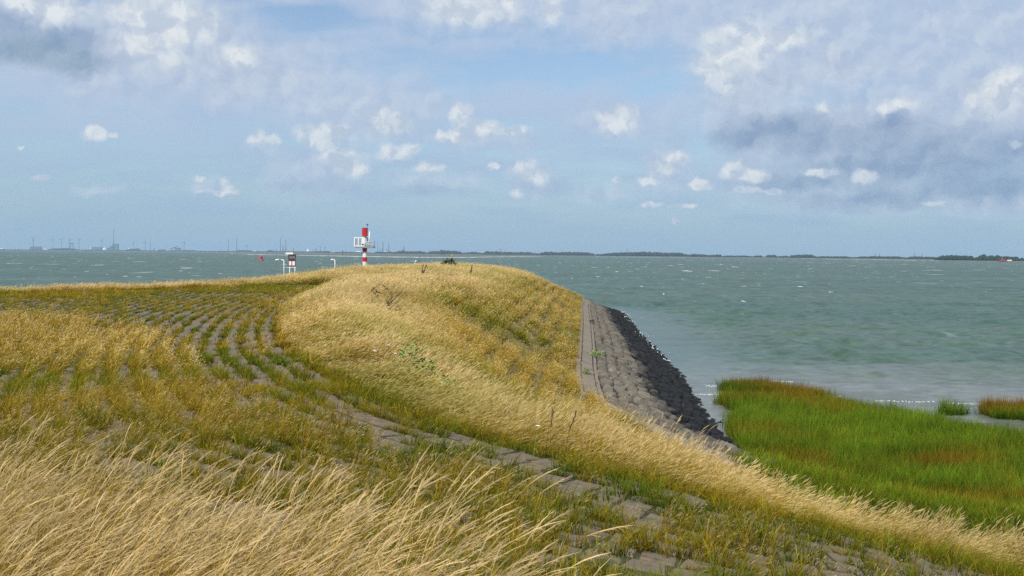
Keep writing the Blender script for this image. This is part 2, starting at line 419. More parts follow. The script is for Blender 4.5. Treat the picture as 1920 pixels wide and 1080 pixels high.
# tall grass areas
TALL = [tuple(p[:2]) for p in B_PTS] + [(-12.4, 66.5), (-15, 62), (-18.5, 57), (-24, 50.5), (-34, 42), (-60, 18), (-72, 30), (-48, 54), (-38, 64), (-30, 73), (-26.5, 90), (-27, 112),
        (-27, 128), (-24, 138)] + [tuple(p[:2]) for p in G_PTS[::-1]]
FORE = [(-9, 10.2), (-5.2, 8.0), (-3.6, 7.0), (-2.9, 6.5), (-1.9, 5.9), (-1.1, 5.3), (-.5, 4.75), (-.1, 4.25), (.3, 3.6), (.4, 2.4), (.2, .6), (-2, .4), (-9, .6), (-12, 4)]
MARSH = [(7.7, 35.6), (7.75, 37.75), (8.0, 41.5), (8.35, 43.4), (8.9, 44.6), (9.9, 46.6), (9.25, 47.6), (9.1, 50.0), (9.7, 51.6), (11.2, 50.4), (12.4, 50.6), (14.2, 50.2), (14.9, 49.4), (15.8, 47.4), (16.6, 44.5), (17.4, 42.0), (19.0, 40.4),
         (24, 38.6), (34, 37), (40, 30), (38, 22.5), (28, 22.5), (18, 23.5), (13, 24.5), (11, 27.5), (9.6, 31), (8.4, 33.8)]
ISLE = [(9.9, 54.4), (10.8, 55.9), (12.4, 55.9), (13.6, 53.6), (14.7, 51.9), (14.3, 51.4), (12.8, 52.6), (11.2, 53.2)]
CLUMP1 = [(17.6, 47.4), (18.4, 48.1), (19.2, 47.7), (18.8, 46.9), (18.0, 46.8)]
CLUMP2 = [(19.5, 45.7), (19.9, 48.2), (23, 48), (28, 47.4), (28, 45.0), (21.0, 45.2)]


def mat(name):
    m = bpy.data.materials.new(name); m.use_nodes = True; t = NT(m.node_tree); t.n.clear()
    out = t.new('ShaderNodeOutputMaterial'); return m, t, out


def plain(name, col, rough=.6, metal=0.0, var=.12, scale=6.0, bump=0.0):
    m, t, out = mat(name)
    co = t.new('ShaderNodeTexCoord').outputs['Object']
    n = t.noise(co, scale, 4, .6)
    cc = t.mix(n, tuple(x * (1 - var) for x in col), tuple(min(1, x * (1 + var)) for x in col))
    p = t.new('ShaderNodeBsdfPrincipled'); t.put(p.inputs['Base Color'], cc); p.inputs['Roughness'].default_value = rough
    p.inputs['Metallic'].default_value = metal
    if bump:
        b = t.new('ShaderNodeBump'); b.inputs['Strength'].default_value = bump; t.put(b.inputs['Height'], n); t.l.new(b.outputs[0], p.inputs['Normal'])
    t.l.new(p.outputs[0], out.inputs[0]); return m


# ------------------------------------------------------------------ ground material
m_ground, t, out = mat("dike soil and thatch")
pos = t.new('ShaderNodeNewGeometry').outputs['Position']
tall = t.new('ShaderNodeAttribute', attribute_name='tall').outputs['Fac']
n1 = t.noise(pos, 1.3, 5, .6); n2 = t.noise(pos, 14, 4, .6); n3 = t.noise(pos, .35, 3, .5)
soil = t.mix(n2, (.016, .013, .009), (.05, .04, .027))
moss = t.mix(n2, (.02, .028, .007), (.06, .065, .015))
soil = t.mix(t.rng(n1, .42, .62), soil, moss)
thatch = t.mix(n2, (.07, .06, .018), (.26, .19, .06))
cc = t.mix(tall, soil, thatch)
z_ = t.sep(pos)[2]
mud = t.mix(n2, (.05, .05, .04), (.10, .095, .075))
cc = t.mix(t.rng(z_, .1, .9, 1.0, 0.0), cc, mud)
cc = t.mix(t.new('ShaderNodeAttribute', attribute_name='slope').outputs['Fac'], cc, (.02, .018, .015))
p = t.new('ShaderNodeBsdfPrincipled'); t.put(p.inputs['Base Color'], cc); p.inputs['Roughness'].default_value = .9
b = t.new('ShaderNodeBump'); b.inputs['Strength'].default_value = .5; b.inputs['Distance'].default_value = .03; t.put(b.inputs['Height'], n2); t.l.new(b.outputs[0], p.inputs['Normal'])
t.l.new(p.outputs[0], out.inputs[0])

nx, ny = len(GX), len(GY)
idx = np.arange(nx * ny).reshape(ny, nx)
F = np.stack([idx[:-1, :-1], idx[:-1, 1:], idx[1:, 1:], idx[1:, :-1]], -1).reshape(-1, 4)
gp = np.stack([MX.ravel(), MY.ravel()], 1)
tallm = (inside(gp, TALL) | inside(gp, FORE)).astype(float)
# the soil lies a little under the paving and the stones
ground = obj('ground', mesh_data('ground', np.stack([MX.ravel(), MY.ravel(), MZ.ravel()], 1), F, m_ground, True, {'tall': tallm, 'slope': inside(gp, [tuple(p_[:2]) for p_ in G_PTS] + [tuple(p_[:2]) for p_ in W_PTS[::-1]]).astype(float)}))
tag(ground, 'earth body of the dike and mole with dry thatch', kind='structure')

# ------------------------------------------------------------------ block paving in long curved rows
m_block, t, out = mat("weathered concrete block")
geo = t.new('ShaderNodeNewGeometry'); pos = geo.outputs['Position']
n1 = t.noise(pos, .7, 4, .6); n2 = t.noise(pos, 45, 5, .7); n3 = t.noise(pos, 7, 4, .6); n4 = t.noise(pos, 150, 3, .7)
cc = t.mix(n2, (.090, .066, .038), (.225, .172, .110))
cc = t.mix(t.rng(n3, .50, .68), cc, (.06, .055, .035))
cc = t.mix(t.m('MULTIPLY', t.rng(n1, .5, .7), .5), cc, (.10, .10, .055))
cc = t.mix(t.m('MULTIPLY', t.rng(n4, .62, .72), .6), cc, (.42, .38, .33))
rnd = t.new('ShaderNodeAttribute', attribute_name='tone').outputs['Fac']
cc = t.mix(t.m('MULTIPLY', rnd, .45), cc, (.10, .085, .075))
p = t.new('ShaderNodeBsdfPrincipled'); t.put(p.inputs['Base Color'], cc); p.inputs['Roughness'].default_value = .88
b = t.new('ShaderNodeBump'); b.inputs['Strength'].default_value = .7; b.inputs['Distance'].default_value = .01; t.put(b.inputs['Height'], n2); t.l.new(b.outputs[0], p.inputs['Normal'])
t.l.new(p.outputs[0], out.inputs[0])


def block_shape(w, l, hh, irr, r):
    """chamfered slab, x across the row, y along it; top at z=0"""
    c_ = .014
    j = lambda: (r.random() - .5) * irr
    ring = [(-w / 2 + j(), -l / 2 + j()), (w / 2 + j(), -l / 2 + j()), (w / 2 + j(), l / 2 + j()), (-w / 2 + j(), l / 2 + j())]
    V = [(x, y, -hh) for x, y in ring] + [(x, y, -c_) for x, y in ring] + [(x * (1 - 2 * c_ / w), y * (1 - 2 * c_ / l), j() * .5) for x, y in ring]
    F_ = [(0, 1, 5, 4), (1, 2, 6, 5), (2, 3, 7, 6), (3, 0, 4, 7), (4, 5, 9, 8), (5, 6, 10, 9), (6, 7, 11, 10), (7, 4, 8, 11), (8, 9, 10, 11)]
    return np.array(V), F_


def place_pieces(name, parent, shapes, items, mat_, limit, label_near=None):
    """items: (shape index, x, y, z, heading, pitch, roll, priority, tone); nearest become objects, the rest one stuff part"""
    items = sorted(items, key=lambda q: q[7])
    datas = [mesh_data(name, V, F_, mat_, False, {'tone': np.full(len(V), random.random() ** 1.5)}) for V, F_ in shapes]
    for it in items[:limit]:
        o = bpy.data.objects.new(name, datas[it[0]]); COL.objects.link(o); o.parent = parent
        o.location = it[1:4]; o.rotation_euler = (it[5], it[6], it[4])
    V_ = []; F_ = []; T_ = []; n = 0
    for it in items[limit:]:
        V, Fs = shapes[it[0]]
        ca, sa = math.cos(it[4]), math.sin(it[4])
        x, y, z = V[:, 0], V[:, 1], V[:, 2]
        z2 = z + y * math.sin(it[5]) - x * math.sin(it[6])
        V_.append(np.stack([it[1] + x * ca - y * sa, it[2] + x * sa + y * ca, it[3] + z2], 1))
        F_ += [tuple(i + n for i in f) for f in Fs]; n += len(V); T_.append(np.full(len(V), it[8]))
    if V_:
        me = bpy.data.meshes.new(name + 's'); me.from_pydata(np.vstack(V_).tolist(), [], F_)
        me.attributes.new('tone', 'FLOAT', 'POINT').data.foreach_set('value', np.concatenate(T_).astype(np.float32)); me.materials.append(mat_)
        o = obj('far_' + name + 's', me, parent); o['kind'] = 'stuff'


r_ = random.Random(5)
shapes = [block_shape(.35, .322, .12, .045, r_) for _ in range(12)]
Bn = normals2(B)
ROWS = 44
joint_pts = []; items = []
Bs = B
for k in range(ROWS):
    off = .05 + .225 + k * .45
    L = Bs[:, :2] + Bn * off
    # keep the row where it is a proper offset (not folded), and inside the frame of the place
    seg = np.diff(L, axis=0); ok = (seg * np.diff(Bs[:, :2], axis=0)).sum(1) > 0
    L = L[:-1][ok]
    s = np.r_[0, np.cumsum(np.linalg.norm(np.diff(L, axis=0), axis=1))]
    q = np.arange((k % 2) * .18, s[-1], .36)
    X = np.interp(q, s, L[:, 0]); Y = np.interp(q, s, L[:, 1])
    dX = np.interp(q + .1, s, L[:, 0]) - X; dY = np.interp(q + .1, s, L[:, 1]) - Y
    Z = hgt(X, Y); vis = in_view(X, Y, Z, 80) & (Y < 66)
    fo = inside(np.stack([X, Y], 1), [(x, y - .8) for x, y in FORE])
    lf = inside(np.stack([X, Y], 1), TALL)
    for i in np.nonzero(vis & ~fo & ~lf)[0]:
        px, py, dd = project(X[i], Y[i], Z[i])
        h_ = math.atan2(dY[i], dX[i]) - math.pi / 2
        if r_.random() < .015: continue
        zx = (hgt(X[i] + math.cos(h_) * .2, Y[i] + math.sin(h_) * .2) - hgt(X[i] - math.cos(h_) * .2, Y[i] - math.sin(h_) * .2)) / .4
        zy = (hgt(X[i] - math.sin(h_) * .2, Y[i] + math.cos(h_) * .2) - hgt(X[i] + math.sin(h_) * .2, Y[i] - math.cos(h_) * .2)) / .4
        onscr = 0 if (0 < px < 1920 and 540 < py < 1075) else 50
        items.append((r_.randrange(12), X[i], Y[i], Z[i] + .022 + r_.gauss(0, .0025), h_ + r_.gauss(0, .012), math.atan(zy) + r_.gauss(0, .007), -math.atan(zx) + r_.gauss(0, .007), dd + onscr, r_.random() ** 1.5))
    # joint line between this row and the next
    Lj = Bs[:, :2] + Bn * (.05 + k * .45); segj = np.diff(Lj, axis=0); okj = (segj * np.diff(Bs[:, :2], axis=0)).sum(1) > 0
    Lj = Lj[:-1][okj]; sj = np.r_[0, np.cumsum(np.linalg.norm(np.diff(Lj, axis=0), axis=1))]
    qj = np.arange(0, sj[-1], .075) + rng.normal(0, .03, len(np.arange(0, sj[-1], .075)))
    joint_pts.append(np.stack([np.interp(qj, sj, Lj[:, 0]), np.interp(qj, sj, Lj[:, 1]), np.full(len(qj), k)], 1))
paving = bpy.data.objects.new('paved_slope', None); COL.objects.link(paving); tag(paving, 'rows of grey concrete blocks set in the dike with grass in the joints', kind='structure')
place_pieces('block', paving, shapes, items, m_block, 300)
print('blocks', len(items))

# ------------------------------------------------------------------ concrete strip and kerb along the top of the stone slope
m_slab, t, out = mat("brown grey concrete slab")
pos = t.new('ShaderNodeNewGeometry').outputs['Position']
n1 = t.noise(pos, 1.6, 4, .6); n2 = t.noise(pos, 40, 5, .7)
rnd = t.new('ShaderNodeAttribute', attribute_name='tone').outputs['Fac']
cc = t.mix(n2, (.15, .118, .084), (.27, .218, .158)); cc = t.mix(t.m('MULTIPLY', t.rng(n1, .45, .7), .6), cc, (.13, .12, .08)); cc = t.mix(t.m('MULTIPLY', rnd, .4), cc, (.13, .105, .085))
p = t.new('ShaderNodeBsdfPrincipled'); t.put(p.inputs['Base Color'], cc); p.inputs['Roughness'].default_value = .85; t.l.new(p.outputs[0], out.inputs[0])
strip = bpy.data.objects.new('concrete_path', None); COL.objects.link(strip); tag(strip, 'narrow concrete slab strip with kerb above the stone slope', kind='structure')


def along(Lref, off, step, i0=0.0):
    n = normals2(Lref); L = Lref[:, :2] - n * off
    s = np.r_[0, np.cumsum(np.linalg.norm(np.diff(L, axis=0), axis=1))]
    q = np.arange(i0, s[-1] - step, step)
    X = np.interp(q + step / 2, s, L[:, 0]); Y = np.interp(q + step / 2, s, L[:, 1])
    hx = np.interp(q + step, s, L[:, 0]) - np.interp(q, s, L[:, 0]); hy = np.interp(q + step, s, L[:, 1]) - np.interp(q, s, L[:, 1])
    return X, Y, np.arctan2(hy, hx) - math.pi / 2


def lay(parent, name, off, width, length, thick, lift, jit, mat_, limit=300, gap=.03):
    X, Y, A_ = along(G, off, length)
    its = []
    shp = [block_shape(width, length - gap, thick, .012, r_) for _ in range(6)]
    for x, y, a in zip(X, Y, A_):
        if y > 126 or (y < 25.5 and x > 4): continue
        ex, ey = math.cos(a), math.sin(a)
        zx = (hgt(x + ex * .4, y + ey * .4) - hgt(x - ex * .4, y - ey * .4)) / .8
        zy = (hgt(x - ey * .4, y + ex * .4) - hgt(x + ey * .4, y - ex * .4)) / .8
        its.append((r_.randrange(6), x, y, float(hgt(x, y)) + lift + r_.gauss(0, jit), a + r_.gauss(0, .006), math.atan(zy) + r_.gauss(0, jit), -math.atan(zx) * .8 + r_.gauss(0, jit), math.hypot(x, y), r_.random()))
    place_pieces(name, parent, shp, its, mat_, limit)


lay(strip, 'slab', .30, .46, 1.0, .15, .05, .006, m_slab)
lay(strip, 'border_slab', -.04, .18, .5, .15, .045, .006, m_slab, limit=120)
lay(strip, 'kerb_stone', .62, .13, 1.0, .25, .065, .006, m_slab)

# ------------------------------------------------------------------ stone revetment
m_stone, t, out = mat("basalt and limestone slope stone")
geo = t.new('ShaderNodeNewGeometry'); pos = geo.outputs['Position']
n1 = t.noise(pos, 3, 5, .6); n2 = t.noise(pos, 30, 5, .7); n3 = t.noise(pos, .5, 3, .5)
rnd = t.new('ShaderNodeAttribute', attribute_name='tone').outputs['Fac']
cc = t.mix(n2, (.085, .073, .056), (.25, .218, .168)); cc = t.mix(rnd, cc, t.mix(n1, (.05, .044, .036), (.13, .114, .09)))
cc = t.mix(t.m('MULTIPLY', t.rng(n1, .58, .75), .5), cc, (.40, .38, .34))
z_ = t.sep(pos)[2]
wet = t.rng(t.m('ADD', z_, t.m('MULTIPLY', t.m('SUBTRACT', n3, .5), .9)), 0.95, 1.36, 1.0, 0.0)
algae = t.mix(n1, (.008, .009, .011), (.020, .021, .020))
cc = t.mix(wet, cc, algae)
p = t.new('ShaderNodeBsdfPrincipled'); t.put(p.inputs['Base Color'], cc); t.put(p.inputs['Roughness'], t.rng(wet, 0, 1, .85, .6)); t.put(p.inputs['Specular IOR Level'], t.rng(wet, 0, 1, .4, .12))
b = t.new('ShaderNodeBump'); b.inputs['Strength'].default_value = .6; b.inputs['Distance'].default_value = .02; t.put(b.inputs['Height'], n2); t.l.new(b.outputs[0], p.inputs['Normal'])
t.l.new(p.outputs[0], out.inputs[0])
rev = bpy.data.objects.new('stone_slope', None); COL.objects.link(rev); tag(rev, 'steep sea slope of grey setts, black and wet along the waterline', kind='structure')


def stone_shape(r, w, l):
    n = r.choice((5, 6, 6, 7)); ph = r.random() * 6.28; ring = []
    for i in range(n):
        a = ph + 2 * math.pi * (i + r.uniform(-.22, .22)) / n
        sx = abs(math.cos(a)) ** .55 * math.copysign(1, math.cos(a)); sy = abs(math.sin(a)) ** .55 * math.copysign(1, math.sin(a))
        ring.append((sx * w / 2 * r.uniform(.88, 1.04), sy * l / 2 * r.uniform(.88, 1.04)))
    V = [(x, y, -.16) for x, y in ring] + [(x * .97, y * .97, .015 + r.uniform(-.01, .01)) for x, y in ring] + [(x * .74, y * .74, .11 + r.uniform(-.035, .035)) for x, y in ring]
    F_ = []
    for i in range(n):
        j = (i + 1) % n; F_ += [(i, j, n + j, n + i), (n + i, n + j, 2 * n + j, 2 * n + i)]
    F_.append(tuple(range(2 * n, 3 * n)))
    return np.array(V), F_


sshapes = [stone_shape(r_, .46, .42) for _ in range(28)]
# slope parametrised from the kerb line down to the waterline
NG = len(G); items = []
Gd = G[:, :2] - normals2(G) * .72
sG = np.linspace(0, 1, NG)
# pair each kerb point with the nearest waterline point, smoothed
pj = np.array([((W[:, :2] - g) ** 2).sum(1).argmin() for g in Gd]); ker = np.ones(25) / 25
pj = np.convolve(np.pad(pj.astype(float), 12, 'edge'), ker, 'valid')
Wd = np.stack([np.interp(pj, np.arange(len(W)), W[:, 0]), np.interp(pj, np.arange(len(W)), W[:, 1])], 1)
s_mid = (Gd + Wd) / 2; sarc = np.r_[0, np.cumsum(np.linalg.norm(np.diff(s_mid, axis=0), axis=1))]
nrow = int(sarc[-1] / .45)
for i in range(nrow):
    q = (i + .5) * .45
    gx, gy = np.interp(q, sarc, Gd[:, 0]), np.interp(q, sarc, Gd[:, 1]); wx, wy = np.interp(q, sarc, Wd[:, 0]), np.interp(q, sarc, Wd[:, 1])
    ln = math.hypot(wx - gx, wy - gy); ux, uy = (wx - gx) / ln, (wy - gy) / ln
    if gy > 134 or (gx > 4.6 and gy < 26): continue
    pos_ = .0
    while pos_ < ln + .25:
        sc_ = r_.uniform(.85, 1.25); x = gx + ux * (pos_ + .2 * sc_) + r_.gauss(0, .03); y = gy + uy * (pos_ + .2 * sc_) + r_.gauss(0, .03)
        pos_ += .49 * sc_
        z = float(hgt(x, y))
        h_ = math.atan2(uy, ux)
        zx = (hgt(x + ux * .3, y + uy * .3) - hgt(x - ux * .3, y - uy * .3)) / .6
        pr_ = math.hypot(x, y) + (60 if not in_view(x, y, z, 0) or y < 33 or z < .1 else 0)
        items.append((r_.randrange(28), x, y, z + .03 + r_.gauss(0, .032), h_ + r_.gauss(0, .12), r_.gauss(0, .10), -math.atan(float(zx)) + r_.gauss(0, .10), pr_, r_.random()))
place_pieces('stone', rev, sshapes, items, m_stone, 300)
print('stones', len(items))

# ------------------------------------------------------------------ water: swell and chop as real waves near the shore, relief and painted wave shading in the material
m_water, t, out = mat("estuary water")
geo = t.new('ShaderNodeNewGeometry'); pos = geo.outputs['Position']
px_, py_, pz_ = t.sep(pos)
P2 = t.comb(px_, py_, 0.0)
patch = t.noise(t.v('MULTIPLY', P2, (.6, 1.3, 1)), .012, 4, .6)
patch2 = t.noise(t.v('MULTIPLY', P2, (.7, 1.4, 1)), .06, 4, .6)
body = t.mix(t.rng(patch, .35, .65), (.038, .088, .068), (.064, .108, .078))
body = t.mix(t.m('MULTIPLY', t.rng(patch2, .4, .7), .5), body, (.075, .11, .082))
# silt stirred up in the shallows off the marsh
sh = t.new('ShaderNodeAttribute', attribute_name='shallow').outputs['Fac']
body = t.mix(t.m('MULTIPLY', sh, .8), body, (.16, .165, .135))
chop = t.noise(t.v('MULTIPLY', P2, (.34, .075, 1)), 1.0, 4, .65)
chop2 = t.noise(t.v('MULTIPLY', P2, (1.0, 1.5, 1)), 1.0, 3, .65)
body = t.v('MULTIPLY', body, t.m('ADD', 1.0, t.m('MULTIPLY', t.m('SUBTRACT', t.rng(chop, .34, .66, .62, 1.42, 'LINEAR'), 1.0), t.rng(py_, 70, 330, .25, 1.0))))  # painted wave shading: light and dark wave faces put into the body colour
body = t.v('MULTIPLY', body, t.rng(chop2, .3, .7, .72, 1.28, 'LINEAR'))  # finer ripple shading, likewise painted into the colour
# breaking crests
far_ = t.rng(py_, 60, 260)
wc = t.noise(t.v('MULTIPLY', P2, (.42, .16, 1)), 1.0, 2, .5)
wc2 = t.noise(t.v('MULTIPLY', P2, (1.0, .5, 1)), 1.8, 3, .6)
gate = t.noise(P2, .035, 2, .5)
f1 = t.rng(t.m('ADD', t.m('ADD', wc, t.m('MULTIPLY', t.m('SUBTRACT', wc2, .5), .16)), t.m('MULTIPLY', t.m('SUBTRACT', gate, .5), .12)), .715, .745)
wcf = t.noise(t.v('MULTIPLY', P2, (.16, .022, 1)), 1.0, 2, .5)
wcf2 = t.noise(t.v('MULTIPLY', P2, (.4, .08, 1)), 1.0, 2, .5)
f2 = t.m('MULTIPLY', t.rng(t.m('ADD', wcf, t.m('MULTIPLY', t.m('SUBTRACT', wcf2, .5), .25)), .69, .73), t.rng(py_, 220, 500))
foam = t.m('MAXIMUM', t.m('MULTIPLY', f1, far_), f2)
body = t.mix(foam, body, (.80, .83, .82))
h1 = t.noise(t.v('MULTIPLY', P2, (.6, 1.2, 1)), 1.5, 3, .6, col=True)
h2 = t.noise(t.v('MULTIPLY', P2, (.5, 1.1, 1)), .28, 3, .6, col=True)
h3 = t.noise(t.v('MULTIPLY', P2, (.45, 1.0, 1)), .055, 2, .5, col=True)
calm = t.rng(t.new('ShaderNodeAttribute', attribute_name='calm').outputs['Fac'], 0, 1, 1.0, .45, 'LINEAR')
half = (.5, .5, .5)
sl_ = t.v('ADD', t.v('MULTIPLY', t.v('SUBTRACT', h1, half), (.55, .75, 0)), t.v('ADD', t.v('MULTIPLY', t.v('SUBTRACT', h2, half), (.45, .95, 0)), t.v('MULTIPLY', t.v('SUBTRACT', h3, half), (.2, .55, 0))))
sl_ = t.v('MULTIPLY', sl_, t.comb(calm, calm, 0.0))
wn = t.v('NORMALIZE', t.v('ADD', geo.outputs['Normal'], sl_))
df = t.new('ShaderNodeBsdfDiffuse'); t.put(df.inputs[0], body); t.put(df.inputs['Normal'], wn)
gl = t.new('ShaderNodeBsdfGlossy'); gl.inputs['Roughness'].default_value = .22; t.put(gl.inputs['Normal'], wn)
fr_ = t.new('ShaderNodeFresnel'); fr_.inputs[0].default_value = 1.333; t.put(fr_.inputs['Normal'], wn)
# a wind roughened sea shows wave faces, never the full mirror; sheltered water comes closer to it
fac = t.m('MINIMUM', fr_.outputs[0], t.rng(calm, .45, 1.0, .42, .24, 'LINEAR'))
fac = t.m('MULTIPLY', fac, t.m('SUBTRACT', 1.0, foam))
ms = t.new('ShaderNodeMixShader'); t.put(ms.inputs[0], fac); t.l.new(df.outputs[0], ms.inputs[1]); t.l.new(gl.outputs[0], ms.inputs[2]); t.l.new(ms.outputs[0], out.inputs[0])

WX = growing(4, 48, .42, -15000, 15000, 1.055); WY = growing(24, 120, .30, -400, 15000, 1.022)
X, Y = np.meshgrid(WX, WY); Z = np.zeros_like(X)
sx = np.gradient(WX)[None, :]; sy = np.gradient(WY)[:, None]; sp = np.maximum(sx * .6, sy)
rw = np.random.default_rng(3)
for _ in range(34):
    lam = math.exp(rw.uniform(math.log(1.6), math.log(11))); th = math.radians(-100 + rw.normal(0, 26)); ph = rw.uniform(0, 6.28)
    amp_ = .0085 * lam ** .95
    Z += amp_ * np.sin((X * math.cos(th) + Y * math.sin(th)) * 2 * math.pi / lam + ph) * (sp < lam / 3.2)
dW, _ = dist_line(np.stack([X.ravel(), Y.ravel()], 1), W[::4])
shelter = sstep(dW.reshape(X.shape), .0, 11) * (.12 + .88 * sstep(Y + .35 * (X - 9), 54, 82))
near_m = 1 - sstep(np.hypot(X - 18, Y - 42), 10, 34)
Z *= np.where((X > 0) & (Y > 15), shelter, 1) * 1.0
keepf = np.ones(X.shape, bool)
idx = np.arange(X.size).reshape(X.shape)
F = np.stack([idx[:-1, :-1], idx[:-1, 1:], idx[1:, 1:], idx[1:, :-1]], -1).reshape(-1, 4)
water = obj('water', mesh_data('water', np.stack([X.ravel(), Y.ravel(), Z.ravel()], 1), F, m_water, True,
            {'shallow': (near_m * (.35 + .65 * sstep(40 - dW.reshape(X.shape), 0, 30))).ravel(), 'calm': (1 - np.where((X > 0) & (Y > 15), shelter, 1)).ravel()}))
tag(water, 'choppy grey green estuary water with small breaking crests', kind='structure')

# ------------------------------------------------------------------ grasses
def grass_mat(name, dry, green, transl=.32, spread=.5):
    m, t, out = mat(name)
    tt = t.new('ShaderNodeAttribute', attribute_name='t').outputs['Fac']
    g = t.new('ShaderNodeAttribute', attribute_name='g', attribute_type='INSTANCER').outputs['Fac']
    v = t.new('ShaderNodeAttribute', attribute_name='v', attribute_type='INSTANCER').outputs['Fac']
    cr = t.new('ShaderNodeAttribute', attribute_name='c').outputs['Fac']
    g = t.m('ADD', g, t.m('MULTIPLY', t.m('SUBTRACT', cr, .5), spread), clamp=True)
    v = t.m('MULTIPLY', v, t.rng(t.m('FRACT', t.m('MULTIPLY', cr, 7.31)), 0, 1, .70, 1.24, 'LINEAR'))
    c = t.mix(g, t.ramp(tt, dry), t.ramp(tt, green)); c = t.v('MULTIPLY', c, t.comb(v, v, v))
    a = t.new('ShaderNodeBsdfDiffuse'); b_ = t.new('ShaderNodeBsdfTranslucent'); t.put(a.inputs[0], c); t.put(b_.inputs[0], c)
    ms = t.new('ShaderNodeMixShader'); ms.inputs[0].default_value = transl
    t.l.new(a.outputs[0], ms.inputs[1]); t.l.new(b_.outputs[0], ms.inputs[2]); t.l.new(ms.outputs[0], out.inputs[0]); return m


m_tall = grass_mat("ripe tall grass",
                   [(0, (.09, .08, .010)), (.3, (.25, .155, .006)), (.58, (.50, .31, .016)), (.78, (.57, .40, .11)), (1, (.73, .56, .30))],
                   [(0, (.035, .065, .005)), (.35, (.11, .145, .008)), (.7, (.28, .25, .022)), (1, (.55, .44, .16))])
m_short = grass_mat("short turf", [(0, (.09, .065, .006)), (.5, (.30, .19, .009)), (1, (.50, .35, .035))], [(0, (.03, .05, .005)), (.5, (.085, .145, .010)), (1, (.19, .25, .022))])
m_marsh = grass_mat("cordgrass", [(0, (.05, .07, .008)), (.5, (.16, .13, .012)), (1, (.34, .15, .016))], [(0, (.018, .055, .004)), (.5, (.075, .175, .008)), (1, (.21, .33, .025))], .3)


class TB:
    def __init__(s): s.V = []; s.F = []; s.T = []; s.C = []; s.c = .5
    def ribbon(s, pts, wd, side, ts):
        n = len(s.V)
        for p_, w_, q_ in zip(pts, wd, ts):
            s.V.append(tuple(p_ - side * w_ / 2)); s.V.append(tuple(p_ + side * w_ / 2)); s.T += [q_, q_]; s.C += [s.c, s.c]
        for i in range(len(pts) - 1):
            a = n + 2 * i; s.F.append((a, a + 1, a + 3, a + 2))
    def data(s, name, m): return mesh_data(name, np.array(s.V), np.array(s.F), m, False, {'t': np.array(s.T), 'c': np.array(s.C)})


def stalk(tb, r, h, lean, w, base, seg=6, head=0.0, spikes=0, hw=.006, yaw=0.0):
    """a stem blown over towards +X with an optional feathery head"""
    ca, sa = math.cos(yaw), math.sin(yaw); tb.c = r.random()
    pts = []; ts = []
    for i in range(seg + 1):
        q = i / seg
        xx = lean * h * (.2 * q + .8 * q ** 2.3); zz = h * (q - .16 * lean * q ** 3.2)
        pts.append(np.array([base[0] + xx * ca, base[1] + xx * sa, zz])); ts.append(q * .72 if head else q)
    an = r.uniform(0, math.pi); side = np.array([math.cos(an), math.sin(an), 0])
    wd = [w * (1 - .45 * i / seg) if head else w * (1 - (i / seg) ** 1.8 * .92) for i in range(seg + 1)]
    tb.ribbon(pts, wd, side, ts)
    if head:
        dr = pts[-1] - pts[-2]; dr /= np.linalg.norm(dr); e = pts[-1].copy(); q = []; tip = dr.copy()
        for i in range(4):
            q.append(e.copy()); tip = tip + np.array([.15 * ca, .15 * sa, -.06]) * r.uniform(.5, 1.3); tip /= np.linalg.norm(tip); e = e + tip * head / 3
        an2 = r.uniform(0, math.pi); sd2 = np.array([math.cos(an2) * .6, math.sin(an2) * .6, .8]); sd2 /= np.linalg.norm(sd2)
        tb.ribbon(q, [hw * .5, hw, hw * .9, hw * .15], sd2, [.82, .92, 1, 1])
        for k in range(spikes):
            u_ = r.uniform(0, 2.6); i = int(u_); pnt = q[i] * (1 - (u_ - i)) + q[i + 1] * (u_ - i)
            dv = tip + np.array([r.gauss(0, .45), r.gauss(0, .45), r.gauss(0, .35)]); dv /= np.linalg.norm(dv)
            l_ = head * r.uniform(.12, .26); s3 = np.array([r.gauss(0, 1), r.gauss(0, 1), r.gauss(0, 1)]); s3 /= np.linalg.norm(s3)
            tb.ribbon([pnt, pnt + dv * l_], [hw * .45, hw * .12], s3, [.9, 1.0])


def tuft_tall(name, r, n, spread, h, w, seg, head, spikes, hw, leaves, lean=(.05, .55), headed=.62):
    tb = TB()
    for _ in range(n):
        a = r.uniform(0, 6.28); d_ = spread * math.sqrt(r.random()); hs = h * r.uniform(.62, 1.08)
        hd = head if r.random() < headed else 0
        stalk(tb, r, hs * (1 if hd else .85), r.uniform(*lean), w, (d_ * math.cos(a), d_ * math.sin(a)), seg, hd * r.uniform(.7, 1.2), spikes, hw, r.gauss(0, .28))
    for _ in range(leaves):
        a = r.uniform(0, 6.28); d_ = spread * math.sqrt(r.random())
        stalk(tb, r, h * r.uniform(.25, .62), r.uniform(.3, 1.6), w * 2.0, (d_ * math.cos(a), d_ * math.sin(a)), max(3, seg - 2), 0, 0, 0, r.gauss(0, 1.0))
    return tb.data(name, m_tall)


def tuft_short(name, r, n, spread, h, w, m, seg=3, upright=.5):
    tb = TB()
    for _ in range(n):
        a = r.uniform(0, 6.28); d_ = spread * math.sqrt(r.random()); hs = h * r.uniform(.45, 1.1)
        stalk(tb, r, hs, r.uniform(.1, 1.5) * upright, w * r.uniform(.7, 1.3), (d_ * math.cos(a), d_ * math.sin(a)), seg, 0, 0, 0, a + r.gauss(0, .6))
    return tb.data(name, m)


